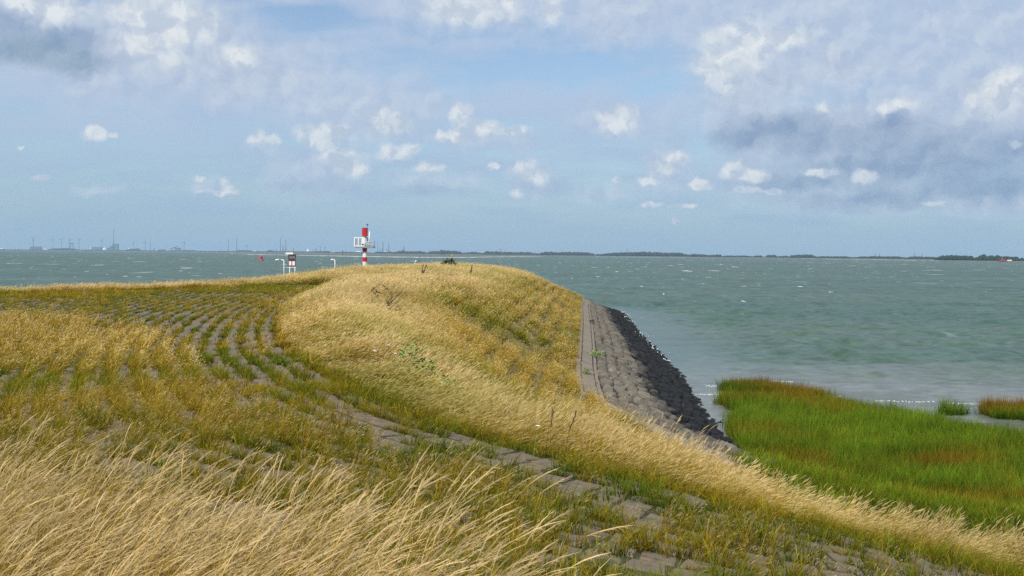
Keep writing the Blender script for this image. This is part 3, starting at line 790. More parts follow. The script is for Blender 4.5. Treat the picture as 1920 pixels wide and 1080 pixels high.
rt = random.Random(21)
TUFTS = {
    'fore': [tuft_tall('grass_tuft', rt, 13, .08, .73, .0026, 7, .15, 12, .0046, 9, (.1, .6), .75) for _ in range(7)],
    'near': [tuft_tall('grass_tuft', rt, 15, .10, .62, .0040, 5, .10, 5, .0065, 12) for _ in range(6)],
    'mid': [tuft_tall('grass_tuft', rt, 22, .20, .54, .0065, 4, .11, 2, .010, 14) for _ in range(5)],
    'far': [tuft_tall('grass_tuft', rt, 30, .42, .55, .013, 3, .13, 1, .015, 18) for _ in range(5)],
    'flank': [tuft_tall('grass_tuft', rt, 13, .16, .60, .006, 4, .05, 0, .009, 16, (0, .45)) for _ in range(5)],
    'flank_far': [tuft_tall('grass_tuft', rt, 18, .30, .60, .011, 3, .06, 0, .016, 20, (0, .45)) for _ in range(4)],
    'turf': [tuft_short('turf_tuft', rt, 34, .075, .14, .0048, m_short, 3, .8) for _ in range(6)],
    'turf_far': [tuft_short('turf_tuft', rt, 22, .085, .13, .010, m_short, 2, .8) for _ in range(4)],
    'gold': [tuft_tall('grass_tuft', rt, 7, .05, .30, .0032, 4, .04, 1, .004, 14, (.1, .6)) for _ in range(6)],
    'gold_far': [tuft_tall('grass_tuft', rt, 10, .13, .33, .008, 3, .04, 0, .008, 16, (.1, .6)) for _ in range(4)],
    'marsh': [tuft_short('cordgrass_tuft', rt, 20, .17, .66, .012, m_marsh, 4, .3) for _ in range(7)],
}


def scatter(name, key, pts, rz, tilt, sc_, g, v, label, parent=None):
    """one stuff object: a vertex per tuft, a tuft instanced on each vertex"""
    n = len(pts)
    if n == 0: return
    var = TUFTS[key]
    coll = bpy.data.collections.new(name + '_kinds')
    for me in var:
        coll.objects.link(bpy.data.objects.new(me.name, me))
    me = mesh_data(name, pts, [], None, False, {'rot': np.stack([tilt[0], tilt[1], rz], 1), 'sc': sc_, 'g': np.clip(g, 0, 1), 'v': v, 'pick': rng.integers(0, len(var), n).astype(float)})
    o = obj(name, me, parent); tag(o, label, kind='stuff')
    gt = bpy.data.node_groups.new(name, 'GeometryNodeTree')
    gt.interface.new_socket('Geometry', in_out='INPUT', socket_type='NodeSocketGeometry'); gt.interface.new_socket('Geometry', in_out='OUTPUT', socket_type='NodeSocketGeometry')
    N = gt.nodes; Lk = gt.links
    gi = N.new('NodeGroupInput'); go = N.new('NodeGroupOutput'); ip = N.new('GeometryNodeInstanceOnPoints'); ci = N.new('GeometryNodeCollectionInfo')
    ci.inputs['Collection'].default_value = coll; ci.inputs['Separate Children'].default_value = True; ci.inputs['Reset Children'].default_value = True
    ip.inputs['Pick Instance'].default_value = True
    def attr(nm, ty):
        a = N.new('GeometryNodeInputNamedAttribute'); a.data_type = ty; a.inputs['Name'].default_value = nm; return a.outputs['Attribute']
    er = N.new('FunctionNodeEulerToRotation'); Lk.new(attr('rot', 'FLOAT_VECTOR'), er.inputs[0])
    Lk.new(gi.outputs[0], ip.inputs['Points']); Lk.new(ci.outputs[0], ip.inputs['Instance']); Lk.new(er.outputs[0], ip.inputs['Rotation'])
    Lk.new(attr('sc', 'FLOAT_VECTOR'), ip.inputs['Scale'])
    fi = N.new('FunctionNodeFloatToInt'); Lk.new(attr('pick', 'FLOAT'), fi.inputs[0]); Lk.new(fi.outputs[0], ip.inputs['Instance Index'])
    Lk.new(ip.outputs[0], go.inputs[0])
    md = o.modifiers.new('tufts', 'NODES'); md.node_group = gt
    return o


def rand_in(poly, dens, y0=-1e9, y1=1e9, x0=-1e9, x1=1e9):
    P_ = np.array([p_[:2] for p_ in poly], float)
    lo = np.maximum(P_.min(0), (x0, y0)); hi = np.minimum(P_.max(0), (x1, y1))
    if (hi <= lo).any(): return np.zeros((0, 2))
    n = int((hi - lo).prod() * dens); q = rng.random((n, 2)) * (hi - lo) + lo
    return q[inside(q, poly)]


def sc3(s, hz): return np.stack([s, s, s * hz], 1)


def wind_field(q):
    """gusts: how far the tufts lean, and a slow swing of direction"""
    return (fbm(q[:, 0] * 1.0, q[:, 1] * .6, .16, 3, 31) - .5) * 1.0, (fbm(q[:, 0], q[:, 1], .09, 3, 32) - .5) * 1.0


def tall_grass(name, key, q, hgtscale, label, sz=1.0, hue=None):
    z = hgt(q[:, 0], q[:, 1]); ok = in_view(q[:, 0], q[:, 1], z + .4, 120); q = q[ok]; z = z[ok]; n = len(q)
    ln, sw = wind_field(q)
    patchy = fbm(q[:, 0], q[:, 1], .55, 4, 41); g0 = fbm(q[:, 0], q[:, 1], .28, 4, 42); fine_ = rng.random(n)
    g = sstep(g0, .46, .70) * .9 + rng.normal(0, .12, n)
    if hue is not None: g = g + hue(q)
    v = .66 + .58 * patchy + rng.normal(0, .10, n)
    hz = (.50 + .85 * fbm(q[:, 0], q[:, 1], .55, 4, 43)) * hgtscale(q) * rng.uniform(.65, 1.2, n)
    return scatter(name, key, np.stack([q, z - .02] if False else [q[:, 0], q[:, 1], z - .01], 1), sw + rng.normal(0, .22, n), (rng.normal(0, .12, n), ln * .35 + rng.normal(.03, .13, n)),
                   sc3(rng.uniform(.85, 1.15, n) * sz, hz), g, np.clip(v, .45, 1.3), label)


one = lambda q: np.ones(len(q))
# foreground stand
q = rand_in(FORE, 170, .6, 11)
tall_grass('foreground_grass', 'fore', q, lambda q: 1.02 * np.ones(len(q)), 'tall pale grass blown to the right along the bottom left edge', hue=lambda q: -.15 * one(q))
# strip and mole
def slope_rows(q):
    """on the seaward flank the grass stands in rows between the blocks, thinner towards the foot"""
    dG, _ = dist_line(q, G[::2]); return -dG


def thin(q, z):
    dg = slope_rows(q)
    row = np.abs(((q[:, 0] * .98 - q[:, 1] * .06) / .62) % 1 - .5) * 2
    lowpart = 1 - sstep(dg, 3.2, 6.2)
    keep_ = rng.random(len(q)) > lowpart * (.15 + .85 * sstep(row, .30, .6)) * .96
    return keep_ & (dg > .35)


def flank_mask(q):
    dg = slope_rows(q); return (dg < 4.4 + 2.4 * fbm(q[:, 0], q[:, 1], .35, 3, 44) + rng.normal(0, .5, len(q))) & (q[:, 1] > 24)


def h_tall(q):
    dB, _ = dist_line(q, B[::4]); dg = slope_rows(q)
    e = sstep(np.abs(dB), .0, 1.7) * .62 + .38
    f_ = np.where((dg < 5) & (q[:, 1] > 26), .62 + .38 * sstep(dg, .5, 5), 1.0)
    left = np.where((q[:, 0] < -12) | (q[:, 1] > 92), .72, 1.0)
    return e * f_ * left


def hue_tall(q):
    dB, _ = dist_line(q, B[::4]); dg = slope_rows(q)
    return .60 * (1 - sstep(np.abs(dB), .15, 1.7)) * (q[:, 1] < 22) + np.where((dg < 6.5) & (q[:, 1] > 27), .12, -.04)


q = rand_in(TALL, 85, 8, 20, -4, 24); z = hgt(q[:, 0], q[:, 1]); dB, _ = dist_line(q, B[::4]); q = q[((q[:, 1] < 17.5) & (q[:, 0] < 1)) | ((q[:, 0] >= 1) & (np.abs(dB) < 2.5 + rng.normal(0, .25, len(q))))]
tall_grass('dike_edge_grass', 'near', q, h_tall, 'tall pale grass along the shoulder of the dike in front of the water', hue=hue_tall)
q = rand_in(TALL, 46, 17.5, 38, -12, 6); dB, _ = dist_line(q, B[::4]); q = q[thin(q, 0) & (q[:, 0] < 1.4 + .18 * (q[:, 1] - 22)) & ((q[:, 0] < 1) | (np.abs(dB) > 3.1))]
fl = flank_mask(q); tall_grass('flank_grass', 'flank', q[fl], h_tall, 'upright golden grass in rows on the near seaward flank of the mole', hue=lambda q: .10 * one(q)); q = q[~fl]
tall_grass('mole_grass', 'mid', q, h_tall, 'tall golden and straw grass covering the mole', hue=hue_tall)
q = rand_in(TALL, 17, 38, 70, -60, 10); q = q[thin(q, 0)]
fl = flank_mask(q); tall_grass('flank_grass', 'flank_far', q[fl], h_tall, 'golden grass on the middle of the seaward flank of the mole', hue=lambda q: .10 * one(q)); q = q[~fl]
tall_grass('mole_crest_grass', 'far', q, h_tall, 'pale windblown grass on the middle of the mole and the left crest', sz=.9, hue=hue_tall)
q = rand_in(TALL, 11, 70, 140, -40, 10); q = q[thin(q, 0)]
fl = flank_mask(q); tall_grass('flank_grass', 'flank_far', q[fl], h_tall, 'golden grass on the far end of the seaward flank of the mole', hue=lambda q: .10 * one(q)); q = q[~fl]
tall_grass('mole_head_grass', 'far', q, h_tall, 'pale grass on the head of the mole below the beacon', sz=1.05, hue=hue_tall)

# turf in the joints of the paving
J = np.vstack(joint_pts); J[:, 0] += rng.normal(0, .035, len(J)); J[:, 1] += rng.normal(0, .035, len(J))
jz = hgt(J[:, 0], J[:, 1]); ok = in_view(J[:, 0], J[:, 1], jz, 60) & (J[:, 1] < 64) & ~inside(J, TALL); J = J[ok]; jz = jz[ok]
D_ = np.hypot(J[:, 0], J[:, 1]); dB, _ = dist_line(J, B[::4]); dB = np.abs(dB)
n1_ = fbm(J[:, 0], J[:, 1], .45, 4, 51); n2_ = fbm(J[:, 0], J[:, 1], .16, 3, 52); n3_ = fbm(J[:, 0], J[:, 1], 1.6, 2, 53)
# how overgrown: open near the bend and at the lower right, dense gold on the left and in the middle distance
lane = (1 - sstep(np.abs(dB - 1.6 - .035 * (J[:, 1] - 14)), .3, 1.0)) * (J[:, 1] < 30)          # the lane beside the tall grass stays open
open_bend = (np.hypot((J[:, 0] + 9.6) / 3.2, (J[:, 1] - 38) / 13) < 1)
gold = sstep(n2_ + .25 * (n1_ - .5), .30, .46) * (1 - .8 * lane) * (1 - sstep(J[:, 1], 34, 40)) * sstep(J[:, 1] - .15 * J[:, 0], 6.6, 8.4) * (1 - .75 * sstep(J[:, 0], -1.2, 1.2))
gmin = np.interp(J[:, 1], [0, 26, 31, 36, 40], [2.0, 2.0, 3.0, 6.0, 14.0])
gold = np.maximum(gold, .75 * sstep(J[:, 1], 16, 22)) * sstep(dB - gmin, -.3, .6)
cover = (.52 + .5 * sstep(n1_, .30, .55))  + .4 * gold
ok = (rng.random(len(J)) < cover * 1.25) & (n3_ > .38 - .05 * sstep(J[:, 0], -2, 1))
J, jz, D_, gold, dB, n1_, n2_ = J[ok], jz[ok], D_[ok], gold[ok], dB[ok], n1_[ok], n2_[ok]
n = len(J); g = .35 + 1.5 * (fbm(J[:, 0], J[:, 1], .6, 3, 54) - .35) + rng.normal(0, .18, n) - .25 * gold + .25 * (J[:, 1] < 13)
for nm, key, sel, s0 in (('joint_turf', 'turf', (D_ < 24), 1.3), ('far_joint_turf', 'turf_far', (D_ >= 24) & (rng.random(n) < .85), 1.0)):
    k = np.nonzero(sel)[0]; m_ = len(k)
    scatter(nm, key, np.stack([J[k, 0], J[k, 1], jz[k]], 1), rng.uniform(0, 6.28, m_), (rng.normal(0, .1, m_), rng.normal(0, .1, m_)),
            sc3(s0 * rng.uniform(.5, 1.5, m_), rng.uniform(.6, 1.3, m_) * np.where(J[k, 1] > 40, .8, 1)), g[k], rng.uniform(.7, 1.2, m_),
            'short green and straw coloured turf growing in the joints of the blocks' if nm == 'joint_turf' else 'thin lines of turf between the distant block rows')
# golden grass standing in the joints
pg = gold * .9 + .10 * (dB < 1.3) + .04 + .16 * sstep(J[:, 0], -1.5, 1) * sstep(n1_, .4, .6)
for nm, key, sel, lab in (('golden_joint_grass', 'gold', (D_ < 20) & (rng.random(n) < pg), 'golden knee high grass growing out of the nearer paving'),
                          ('far_golden_joint_grass', 'gold_far', (D_ >= 20) & (D_ < 60) & (rng.random(n) < pg * .8), 'golden grass in rows on the farther paving')):
    k = np.nonzero(sel)[0]; m_ = len(k); ln, sw = wind_field(J[k, :2])
    scatter(nm, key, np.stack([J[k, 0] + rng.normal(0, .05, m_), J[k, 1] + rng.normal(0, .05, m_), jz[k]], 1), sw + rng.normal(0, .4, m_), (rng.normal(0, .1, m_), ln * .2 + rng.normal(.05, .1, m_)),
            sc3(rng.uniform(.8, 1.2, m_), rng.uniform(.7, 1.35, m_)), .02 + .75 * np.clip(g[k] - .42, 0, 1) + rng.normal(0, .12, m_), rng.uniform(.7, 1.2, m_), lab)

# turf overrunning the paving in patches, and the low green band towards the left crest
q = np.stack([rng.uniform(-26, 7, 60000), rng.uniform(6, 64, 60000)], 1); z = hgt(q[:, 0], q[:, 1])
dB, _ = dist_line(q, B[::4])
band = sstep(q[:, 1] + .62 * q[:, 0], 30, 42)      # farther left, under the crest
cover = sstep(fbm(q[:, 0], q[:, 1], .30, 4, 61), .50, .66) * .55 + .5 * band + .45 * (1 - sstep(np.abs(dB), .1, .6)) * (q[:, 1] < 24)
ok = in_view(q[:, 0], q[:, 1], z, 60) & ~inside(q, TALL) & ~inside(q, FORE) & (rng.random(len(q)) < cover) & (dB < 0)
openbend = (dB > -np.interp(q[:, 1], [0, 24, 31, 38, 50, 60], [2, 2.2, 3.5, 6.5, 8, 6])) & (q[:, 1] > 19) & (q[:, 1] < 56)
bare = openbend | (np.hypot((q[:, 0] + 19) / 5, (q[:, 1] - 43.5) / 2.2) < 1) | (np.hypot((q[:, 0] + 8.4) / 3.0, (q[:, 1] - 36) / 12) < 1)
q = q[ok & ~(bare & (rng.random(len(q)) < .93))]; z = hgt(q[:, 0], q[:, 1]); D_ = np.hypot(q[:, 0], q[:, 1])
for nm, key, k in (('loose_turf', 'turf', D_ < 22), ('far_loose_turf', 'turf_far', D_ >= 22)):
    a = q[k]; n = len(a); g = .05 + 1.5 * (fbm(a[:, 0], a[:, 1], .35, 3, 62) - .3) + rng.normal(0, .2, n)
    scatter(nm, key, np.stack([a[:, 0], a[:, 1], z[k]], 1), rng.uniform(0, 6.28, n), (rng.normal(0, .1, n), rng.normal(0, .1, n)), sc3(rng.uniform(.8, 1.5, n), rng.uniform(.6, 1.2, n)), g, rng.uniform(.8, 1.4, n),
            'patches of turf spreading over the near paving' if key == 'turf' else 'low green turf spreading over the paving towards the left crest')

# ------------------------------------------------------------------ salt marsh
m_mud, t, out = mat("marsh mud")
pos = t.new('ShaderNodeNewGeometry').outputs['Position']; n2 = t.noise(pos, 5, 5, .6)
p = t.new('ShaderNodeBsdfPrincipled'); t.put(p.inputs['Base Color'], t.mix(n2, (.03, .045, .012), (.07, .08, .03))); p.inputs['Roughness'].default_value = .7; t.l.new(p.outputs[0], out.inputs[0])
CORNER = [(1.2, 18.0), (2.2, 17.2), (3.5, 16.8), (4.8, 16.6), (5.0, 22.5), (4.2, 25.4), (3.0, 29.2), (2.2, 33)]
q = rand_in(CORNER, 34)
tall_grass('corner_grass', 'flank', q, lambda q: .62 * one(q), 'golden grass in the hollow where the mole joins the dike', hue=lambda q: .05 * one(q))
FOOT = [(4.8, 16.4), (12, 16.6), (20, 17.0), (36, 17.5), (38, 23.5), (28, 23.0), (18, 24.0), (12.5, 25.2), (10.6, 27.5), (9.0, 29), (8.6, 32.0), (6.6, 29.5), (5.2, 26.8), (5.0, 22.5)]
for nm, poly, dens, lab in (('foot_grass', FOOT, 30, 'lush green grass on the foot of the dike in front of the marsh'), ('marsh_grass', MARSH, 46, 'broad bed of bright green and rusty cordgrass in the shallows below the dike'), ('marsh_island_grass', ISLE, 60, 'rust tinged island of cordgrass at the far left tip of the marsh'),
                            ('marsh_clump_grass', CLUMP1, 40, 'small green clump of cordgrass standing alone in the water'), ('marsh_right_grass', CLUMP2, 60, 'rust topped cordgrass stand at the right edge of the picture')):
    q = rand_in(poly, dens); q += rng.normal(0, .12, q.shape)
    if nm == 'marsh_grass': q = q[~((q[:, 1] + .55 * (q[:, 0] - 14) > 46.6) & (q[:, 0] > 14.5) & (fbm(q[:, 0], q[:, 1] * 1.5, .55, 3, 75) > .50))]
    ok = in_view(q[:, 0], q[:, 1], .4 * np.ones(len(q)), 60); q = q[ok]; n = len(q)
    rust = sstep(fbm(q[:, 0], q[:, 1] * 1.6, .22, 4, 71), .50, .72)
    rust = np.maximum(rust, np.exp(-((q[:, 0] - 13.3) / 1.7) ** 2 - ((q[:, 1] - 34.4) / 1.0) ** 2) * 1.7)
    back = {'foot_grass': -.15, 'marsh_grass': sstep(q[:, 1] + .55 * (q[:, 0] - 14), 46.5, 50) * .26, 'marsh_island_grass': .15 + .5 * sstep(q[:, 0], 10.8, 12.4), 'marsh_clump_grass': 0, 'marsh_right_grass': .15 + .8 * sstep(q[:, 1], 45.8, 47.0)}[nm]
    g = 1 - np.clip(rust * .6 + back * (.5 + fbm(q[:, 0], q[:, 1], .5, 3, 72)), 0, 1) + rng.normal(0, .18, n) - .04
    if nm == 'foot_grass': g = g - .25
    hz = (.5 if nm == 'foot_grass' else 1) * (.62 + .65 * fbm(q[:, 0], q[:, 1], .35, 3, 73)) * rng.uniform(.75, 1.2, n)
    scatter(nm, 'marsh', np.stack([q[:, 0], q[:, 1], np.maximum(-.05, hgt(q[:, 0], q[:, 1]) - .02)], 1), rng.uniform(0, 6.28, n), (rng.normal(0, .06, n), rng.normal(.07, .07, n)), sc3(rng.uniform(.85, 1.2, n), hz), g, .45 + .9 * fbm(q[:, 0], q[:, 1], .8, 4, 74) + rng.normal(0, .2, n), lab)

# golden grass also spreads off the joints where the paving is overgrown
q = np.stack([rng.uniform(-16, 7, 46000), rng.uniform(6, 36, 46000)], 1); z = hgt(q[:, 0], q[:, 1]); dB, _ = dist_line(q, B[::4]); dB = np.abs(dB)
lane = (1 - sstep(np.abs(dB - 1.6 - .035 * (q[:, 1] - 14)), .3, 1.1)) * (q[:, 1] < 32)
openb = np.hypot((q[:, 0] + 9.6) / 3.6, (q[:, 1] - 38) / 13) < 1
cov = sstep(fbm(q[:, 0], q[:, 1], .34, 4, 81), .40, .58) * sstep(dB, 1.9, 2.8) * sstep(q[:, 1] - .15 * q[:, 0], 7.2, 9.5) * (1 - sstep(q[:, 1], 18, 24)) * (1 - .75 * sstep(q[:, 0], -1.5, 1.0))
ok = in_view(q[:, 0], q[:, 1], z, 60) & ~inside(q, TALL) & ~inside(q, FORE) & (rng.random(len(q)) < cov * .55)
q = q[ok]; z = z[ok]; n = len(q); ln, sw = wind_field(q)
scatter('spreading_golden_grass', 'gold', np.stack([q[:, 0], q[:, 1], z], 1), sw + rng.normal(0, .4, n), (rng.normal(0, .1, n), ln * .2 + rng.normal(.05, .1, n)), sc3(rng.uniform(.8, 1.2, n), rng.uniform(.5, 1.2, n)),
        1.3 * (fbm(q[:, 0], q[:, 1], .6, 3, 82) - .45) + rng.normal(0, .12, n), rng.uniform(.7, 1.2, n), 'golden grass overgrowing the paving between the foreground stand and the lane')

# ------------------------------------------------------------------ paints and metals
M = dict(
    red=plain('red marine paint', (.50, .018, .03), .35, var=.18), white=plain('white paint', (.78, .79, .78), .4, var=.06), grey=plain('galvanised steel', (.34, .36, .38), .45, .5),
    dark=plain('dark steel', (.05, .055, .06), .5, .3), maroon=plain('maroon sign frame', (.22, .05, .07), .5), concrete=plain('pale concrete', (.38, .37, .35), .8, scale=.05),
    chimney=plain('chimney concrete', (.09, .09, .10), .8, scale=.02), shed=plain('grey blue cladding', (.08, .10, .13), .7, scale=.02), shed2=plain('teal cladding', (.07, .15, .16), .7, scale=.02),
    tank=plain('white storage tank', (.80, .80, .80), .5, scale=.02), lattice=plain('pylon steel', (.06, .065, .075), .6), leaf=plain('weed leaf', (.15, .24, .03), .6, var=.4, scale=20),
    leafdark=plain('dark shrub leaf', (.025, .06, .018), .6, var=.4, scale=20), stem=plain('dry brown stem', (.09, .055, .025), .8, var=.3), petal=plain('white petals', (.75, .75, .68), .7), yellow=plain('yellow petals', (.70, .58, .04), .7),
    driftwood=plain('wet driftwood', (.03, .025, .02), .6), blackpaint=plain('black paint', (.02, .02, .022), .5), brick=plain('dark red hull', (.25, .05, .04), .5), glass=plain('dark window glass', (.03, .04, .05), .1))
m_surf = plain('thin foam', (.46, .50, .50), .9)
m_foam, t, out = mat('sea foam'); p = t.new('ShaderNodeBsdfPrincipled'); p.inputs['Base Color'].default_value = (.82, .85, .86, 1); p.inputs['Roughness'].default_value = .8; t.l.new(p.outputs[0], out.inputs[0])

# ------------------------------------------------------------------ harbour beacon (about 125 m away)
bx, by = -16.2, 125.0; bz = float(hgt(bx, by))
bea = empty('harbour_beacon', (bx, by, bz), 'red and white banded beacon with a white caged platform on the head of the mole', 'beacon')
def lz(y_px): return H + (474.2 - y_px) * 125 / 2133.3 - bz          # picture height of a band edge -> height on the beacon
def band(nm, m, y0, y1, r0, r1=None, n=24):
    q = MB(); z0, z1 = lz(y0), lz(y1); r1 = r1 or r0; q.lathe([(r0, z0), (r1, z1)], n); return q.build(nm, m, bea)
cx = .02
band('white_band', M['white'], 474.2 + (H - bz) * 2133.3 / 125, 491.7, .245); band('red_band', M['red'], 491.7, 483.3, .255); band('white_band', M['white'], 483.3, 473.2, .235)
band('red_band', M['red'], 473.2, 468.6, .25, .255); band('red_band', M['red'], 468.6, 464.9, .255, .30)
q = MB(); z0 = lz(465); q.box(-.98, 1.04, -.62, .62, z0, z0 + .09); q.box(-.98, 1.04, -.66, -.60, z0 - .07, z0 + .16); q.box(-.98, 1.04, .60, .66, z0 - .07, z0 + .16); q.box(-1.0, -.94, -.62, .62, z0 - .07, z0 + .16); q.box(1.0, 1.06, -.62, .62, z0 - .07, z0 + .16)
pf = q.build('platform', M['grey'], bea)
band('white_band', M['white'], 464.9, 444, .16); band('red_drum', M['red'], 444, 429.2, .325)
q = MB(); q.lathe([(.34, lz(429.2)), (.34, lz(428.9)), (.05, lz(428.2))], 24); q.build('drum_cap', M['dark'], bea)
pn = MB(); z0, z1 = lz(463.6), lz(446.2); yf = -.70                    # white panel on the near side
pn.box(-1.10, -.98, yf, yf + .05, z0, z1); pn.box(-.68, -.58, yf, yf + .05, z0 + .12, z1 - .1); pn.box(-.28, .06, yf, yf + .05, z0 + .12, z1 - .1); pn.box(-.98, .06, yf, yf + .05, z1 - .1, z1); pn.box(-.98, .06, yf, yf + .05, z0, z0 + .12)
panel = pn.build('panel', M['white'], bea)
for x0, x1 in ((-.98, -.68), (-.58, -.28)):
    for k in range(7):
        zz = z0 + .14 + k * .105; q = MB(); q.box(x0, x1, yf + .012, yf + .03, zz, zz + .05); q.build('louvre', M['grey'], panel)
q = MB(); q.box(-.22, -.02, yf - .03, yf - .002, z0 + .16, z0 + .30); q.build('label_plate', M['dark'], panel)
q = MB(); q.box(-1.10, -1.05, -.645, .6, z0, z1); q.build('side_panel', M['white'], bea)
for x in (.35, .68, 1.0):
    for y in (-.6, .6):
        q = MB(); q.tube([(x, y, lz(464)), (x, y, lz(453.8))], .022, 6); q.build('railing_post', M['grey'], bea)
for zz in (lz(454), lz(459)):
    q = MB(); q.tube([(.08, -.6, zz), (1.02, -.6, zz)], .02, 6); q.tube([(1.02, -.6, zz), (1.02, .6, zz)], .02, 6); q.tube([(.0, .6, zz), (1.02, .6, zz)], .02, 6); q.build('rail', M['grey'], bea)
q = MB(); q.tube([(.46, -.15, lz(464)), (.52, -.12, lz(436))], .055, 10); q.tube([(.52, -.12, lz(436)), (.60, -.12, lz(434.5))], .04, 8); q.build('vent_pipe', M['white'], bea, True)
q = MB(); q.box(.30, .47, -.5, -.2, lz(463.5), lz(454)); q.build('lamp_housing', M['white'], bea)
q = MB(); q.tube([(.06, 0, lz(444)), (.3, -.1, lz(448)), (.34, -.1, lz(455))], .05, 8); q.build('bracket', M['dark'], bea, True)
q = MB(); q.tube([(.27, 0, lz(429)), (.27, 0, lz(420))], .02, 6); q.tube([(.03, 0, lz(422.6)), (.51, 0, lz(422.6))], .018, 6); q.tube([(.27, -.24, lz(422.6)), (.27, .24, lz(422.6))], .018, 6); q.lathe([(.03, lz(424)), (.075, lz(423.2)), (.075, lz(422)), (.03, lz(421.4))], 10, (.27, 0)); q.build('antenna', M['dark'], bea)

# ------------------------------------------------------------------ harbour sign on two posts
sx_, sy_ = -22.87, 118.0; sz_ = float(hgt(sx_, sy_))
sg = empty('harbour_sign', (sx_, sy_, sz_), 'maroon framed board with white panels and a white lamp box standing on two white posts', 'sign')
def sz2(y_px): return H + (472.5 - y_px) * 118 / 2133.3 - sz_
def xx(px_v): return (px_v - 546.6) * 118 / 2133.3
for x in (542.6, 552.6):
    q = MB(); q.tube([(xx(x), .05, -.3), (xx(x), .05, sz2(499.5))], .032, 8); q.build('post', M['white'], sg, True)
q = MB(); q.box(xx(540.2), xx(554.2), 0, .10, sz2(500), sz2(478.4)); bd = q.build('board', M['maroon'], sg)
for a, b_, c_, d_, nm, mm in ((541.8, 552.6, 485.2, 479.8, 'white_panel', 'white'), (541.5, 553, 489.4, 486.3, 'dark_panel', 'dark'), (541.6, 546.1, 498.2, 490.4, 'white_panel', 'white'), (547.8, 552.6, 498.2, 490.4, 'white_panel', 'white')):
    q = MB(); q.box(xx(a), xx(b_), -.02, -.002, sz2(c_), sz2(d_)); q.build(nm, M[mm], sg)
q = MB(); q.box(xx(541.8), xx(552.6), -.026, -.0205, sz2(482.9), sz2(482.2)); q.build('grey_line', M['grey'], sg)
q = MB(); q.box(xx(536.3), xx(550.3), -.35, .05, sz2(477.6), sz2(473.9)); q.build('lamp_box', M['white'], sg)
q = MB(); q.box(xx(541), xx(554.6), -.2, .15, sz2(478.35), sz2(477.65)); q.build('top_plate', M['dark'], sg)

# ------------------------------------------------------------------ street lamps of the harbour
def lamp(pts, head, label, m='white'):
    (x0, y0), z0 = pts[0], float(hgt(pts[0][0], pts[0][1]))
    e = empty('street_lamp', (x0, y0, z0), label, 'street lamp', 'street lamps along the harbour')
    P3 = [(0, 0, -.2)] + [(x - x0, 0, z - z0) for x, z in pts[1]]
    q = MB(); q.tube(P3, [.075] + [.065] * (len(P3) - 2) + [.04], 8); q.build('pole', M['white'], e, True)
    (hx0, hx1, hz) = head; q = MB(); s_ = 1 if hx1 > hx0 else -1
    q.add([(a - x0, w, hz - z0 + h_) for a, w, h_ in ((hx0, -.09, 0), (hx0, .09, 0), (hx0, .09, .10), (hx0, -.09, .10), (hx1, -.11, -.05), (hx1, .11, -.05), (hx1, .08, .05), (hx1, -.08, .05))],
          [(0, 1, 2, 3), (7, 6, 5, 4), (0, 4, 5, 1), (1, 5, 6, 2), (2, 6, 7, 3), (3, 7, 4, 0)])
    q.build('lamp_head', M[m], e); return e
def U(px_v, py_v, D=125.0):            # a bearing and a distance give a place
    x, z = (px_v - 960) / 2133.3 * D, H + (467.5 + .00885 * px_v - py_v) / 2133.3 * D; return x, z
def pts_of(L): return [U(*p_) for p_ in L]
a = U(532.2, 515)[0]; lamp(((a, 125), [U(532.2, 495), U(532.0, 490), U(530, 488), U(526.5, 487.4)]), (U(523, 487)[0], U(516.3, 487)[0], U(523, 487.6)[1]), 'white street lamp with its arm to the left, beside the board on two posts')
a = U(627.8, 505)[0]; lamp(((a, 125), [U(627.8, 495), U(627.6, 490), U(626, 487.6), U(624.6, 487)]), (U(624, 487)[0], U(620.3, 487)[0], U(620, 487.2)[1]), 'white street lamp with a short arm between the board and the beacon')
a = U(777.3, 500)[0]; lamp(((a, 125), [U(777.4, 494), U(778.3, 490.6), U(780.6, 489)]), (U(783.5, 489)[0], U(788.2, 489)[0], U(784, 489.6)[1]), 'leaning lamp with a dark head on the crest right of the beacon', 'dark')

# ------------------------------------------------------------------ buoys
def buoy(x, y, s, mt, label, spar=False):
    e = empty('buoy', (x, y, 0), label, 'buoy')
    q = MB()
    if spar:
        q.lathe([(.35 * s, -.6), (.45 * s, .5 * s), (.22 * s, 1.0 * s), (.16 * s, 3.0 * s)], 14); q.build('body', M[mt], e, True); q = MB(); q.lathe([(.42 * s, 3.0 * s), (.42 * s, 3.7 * s)], 14); q.build('topmark', M[mt], e)
        return
    q.lathe([(1.5 * s, -.5), (1.75 * s, .1), (1.75 * s, .75 * s), (1.35 * s, 1.0 * s)], 24); q.build('float', M[mt], e, True)
    q = MB(); q.lathe([(1.15 * s, .98 * s), (1.05 * s, 2.2 * s), (.55 * s, 3.5 * s)], 8); q.build('cage', M[mt], e)
    for k in range(4):
        an = math.pi / 4 + k * math.pi / 2; q = MB(); q.tube([(1.3 * s * math.cos(an), 1.3 * s * math.sin(an), .95 * s), (.5 * s * math.cos(an), .5 * s * math.sin(an), 3.7 * s)], .07 * s, 6); q.build('strut', M[mt], e)
    q = MB(); q.lathe([(.28 * s, 3.5 * s), (.28 * s, 4.1 * s), (.1 * s, 4.35 * s)], 12); q.build('lantern', M['white'], e, True)
    q = MB(); q.box(.2 * s, .95 * s, -1.2 * s, -1.1 * s, 1.2 * s, 2.6 * s); q.build('number_plate', M['blackpaint'], e)
buoy(-178.3, 808.6, 1.02, 'red', 'red navigation buoy on the water left of the lamps')
buoy(-355, 2380, 2.6, 'blackpaint', 'dark spar buoy far off on the water left of the beacon', True)

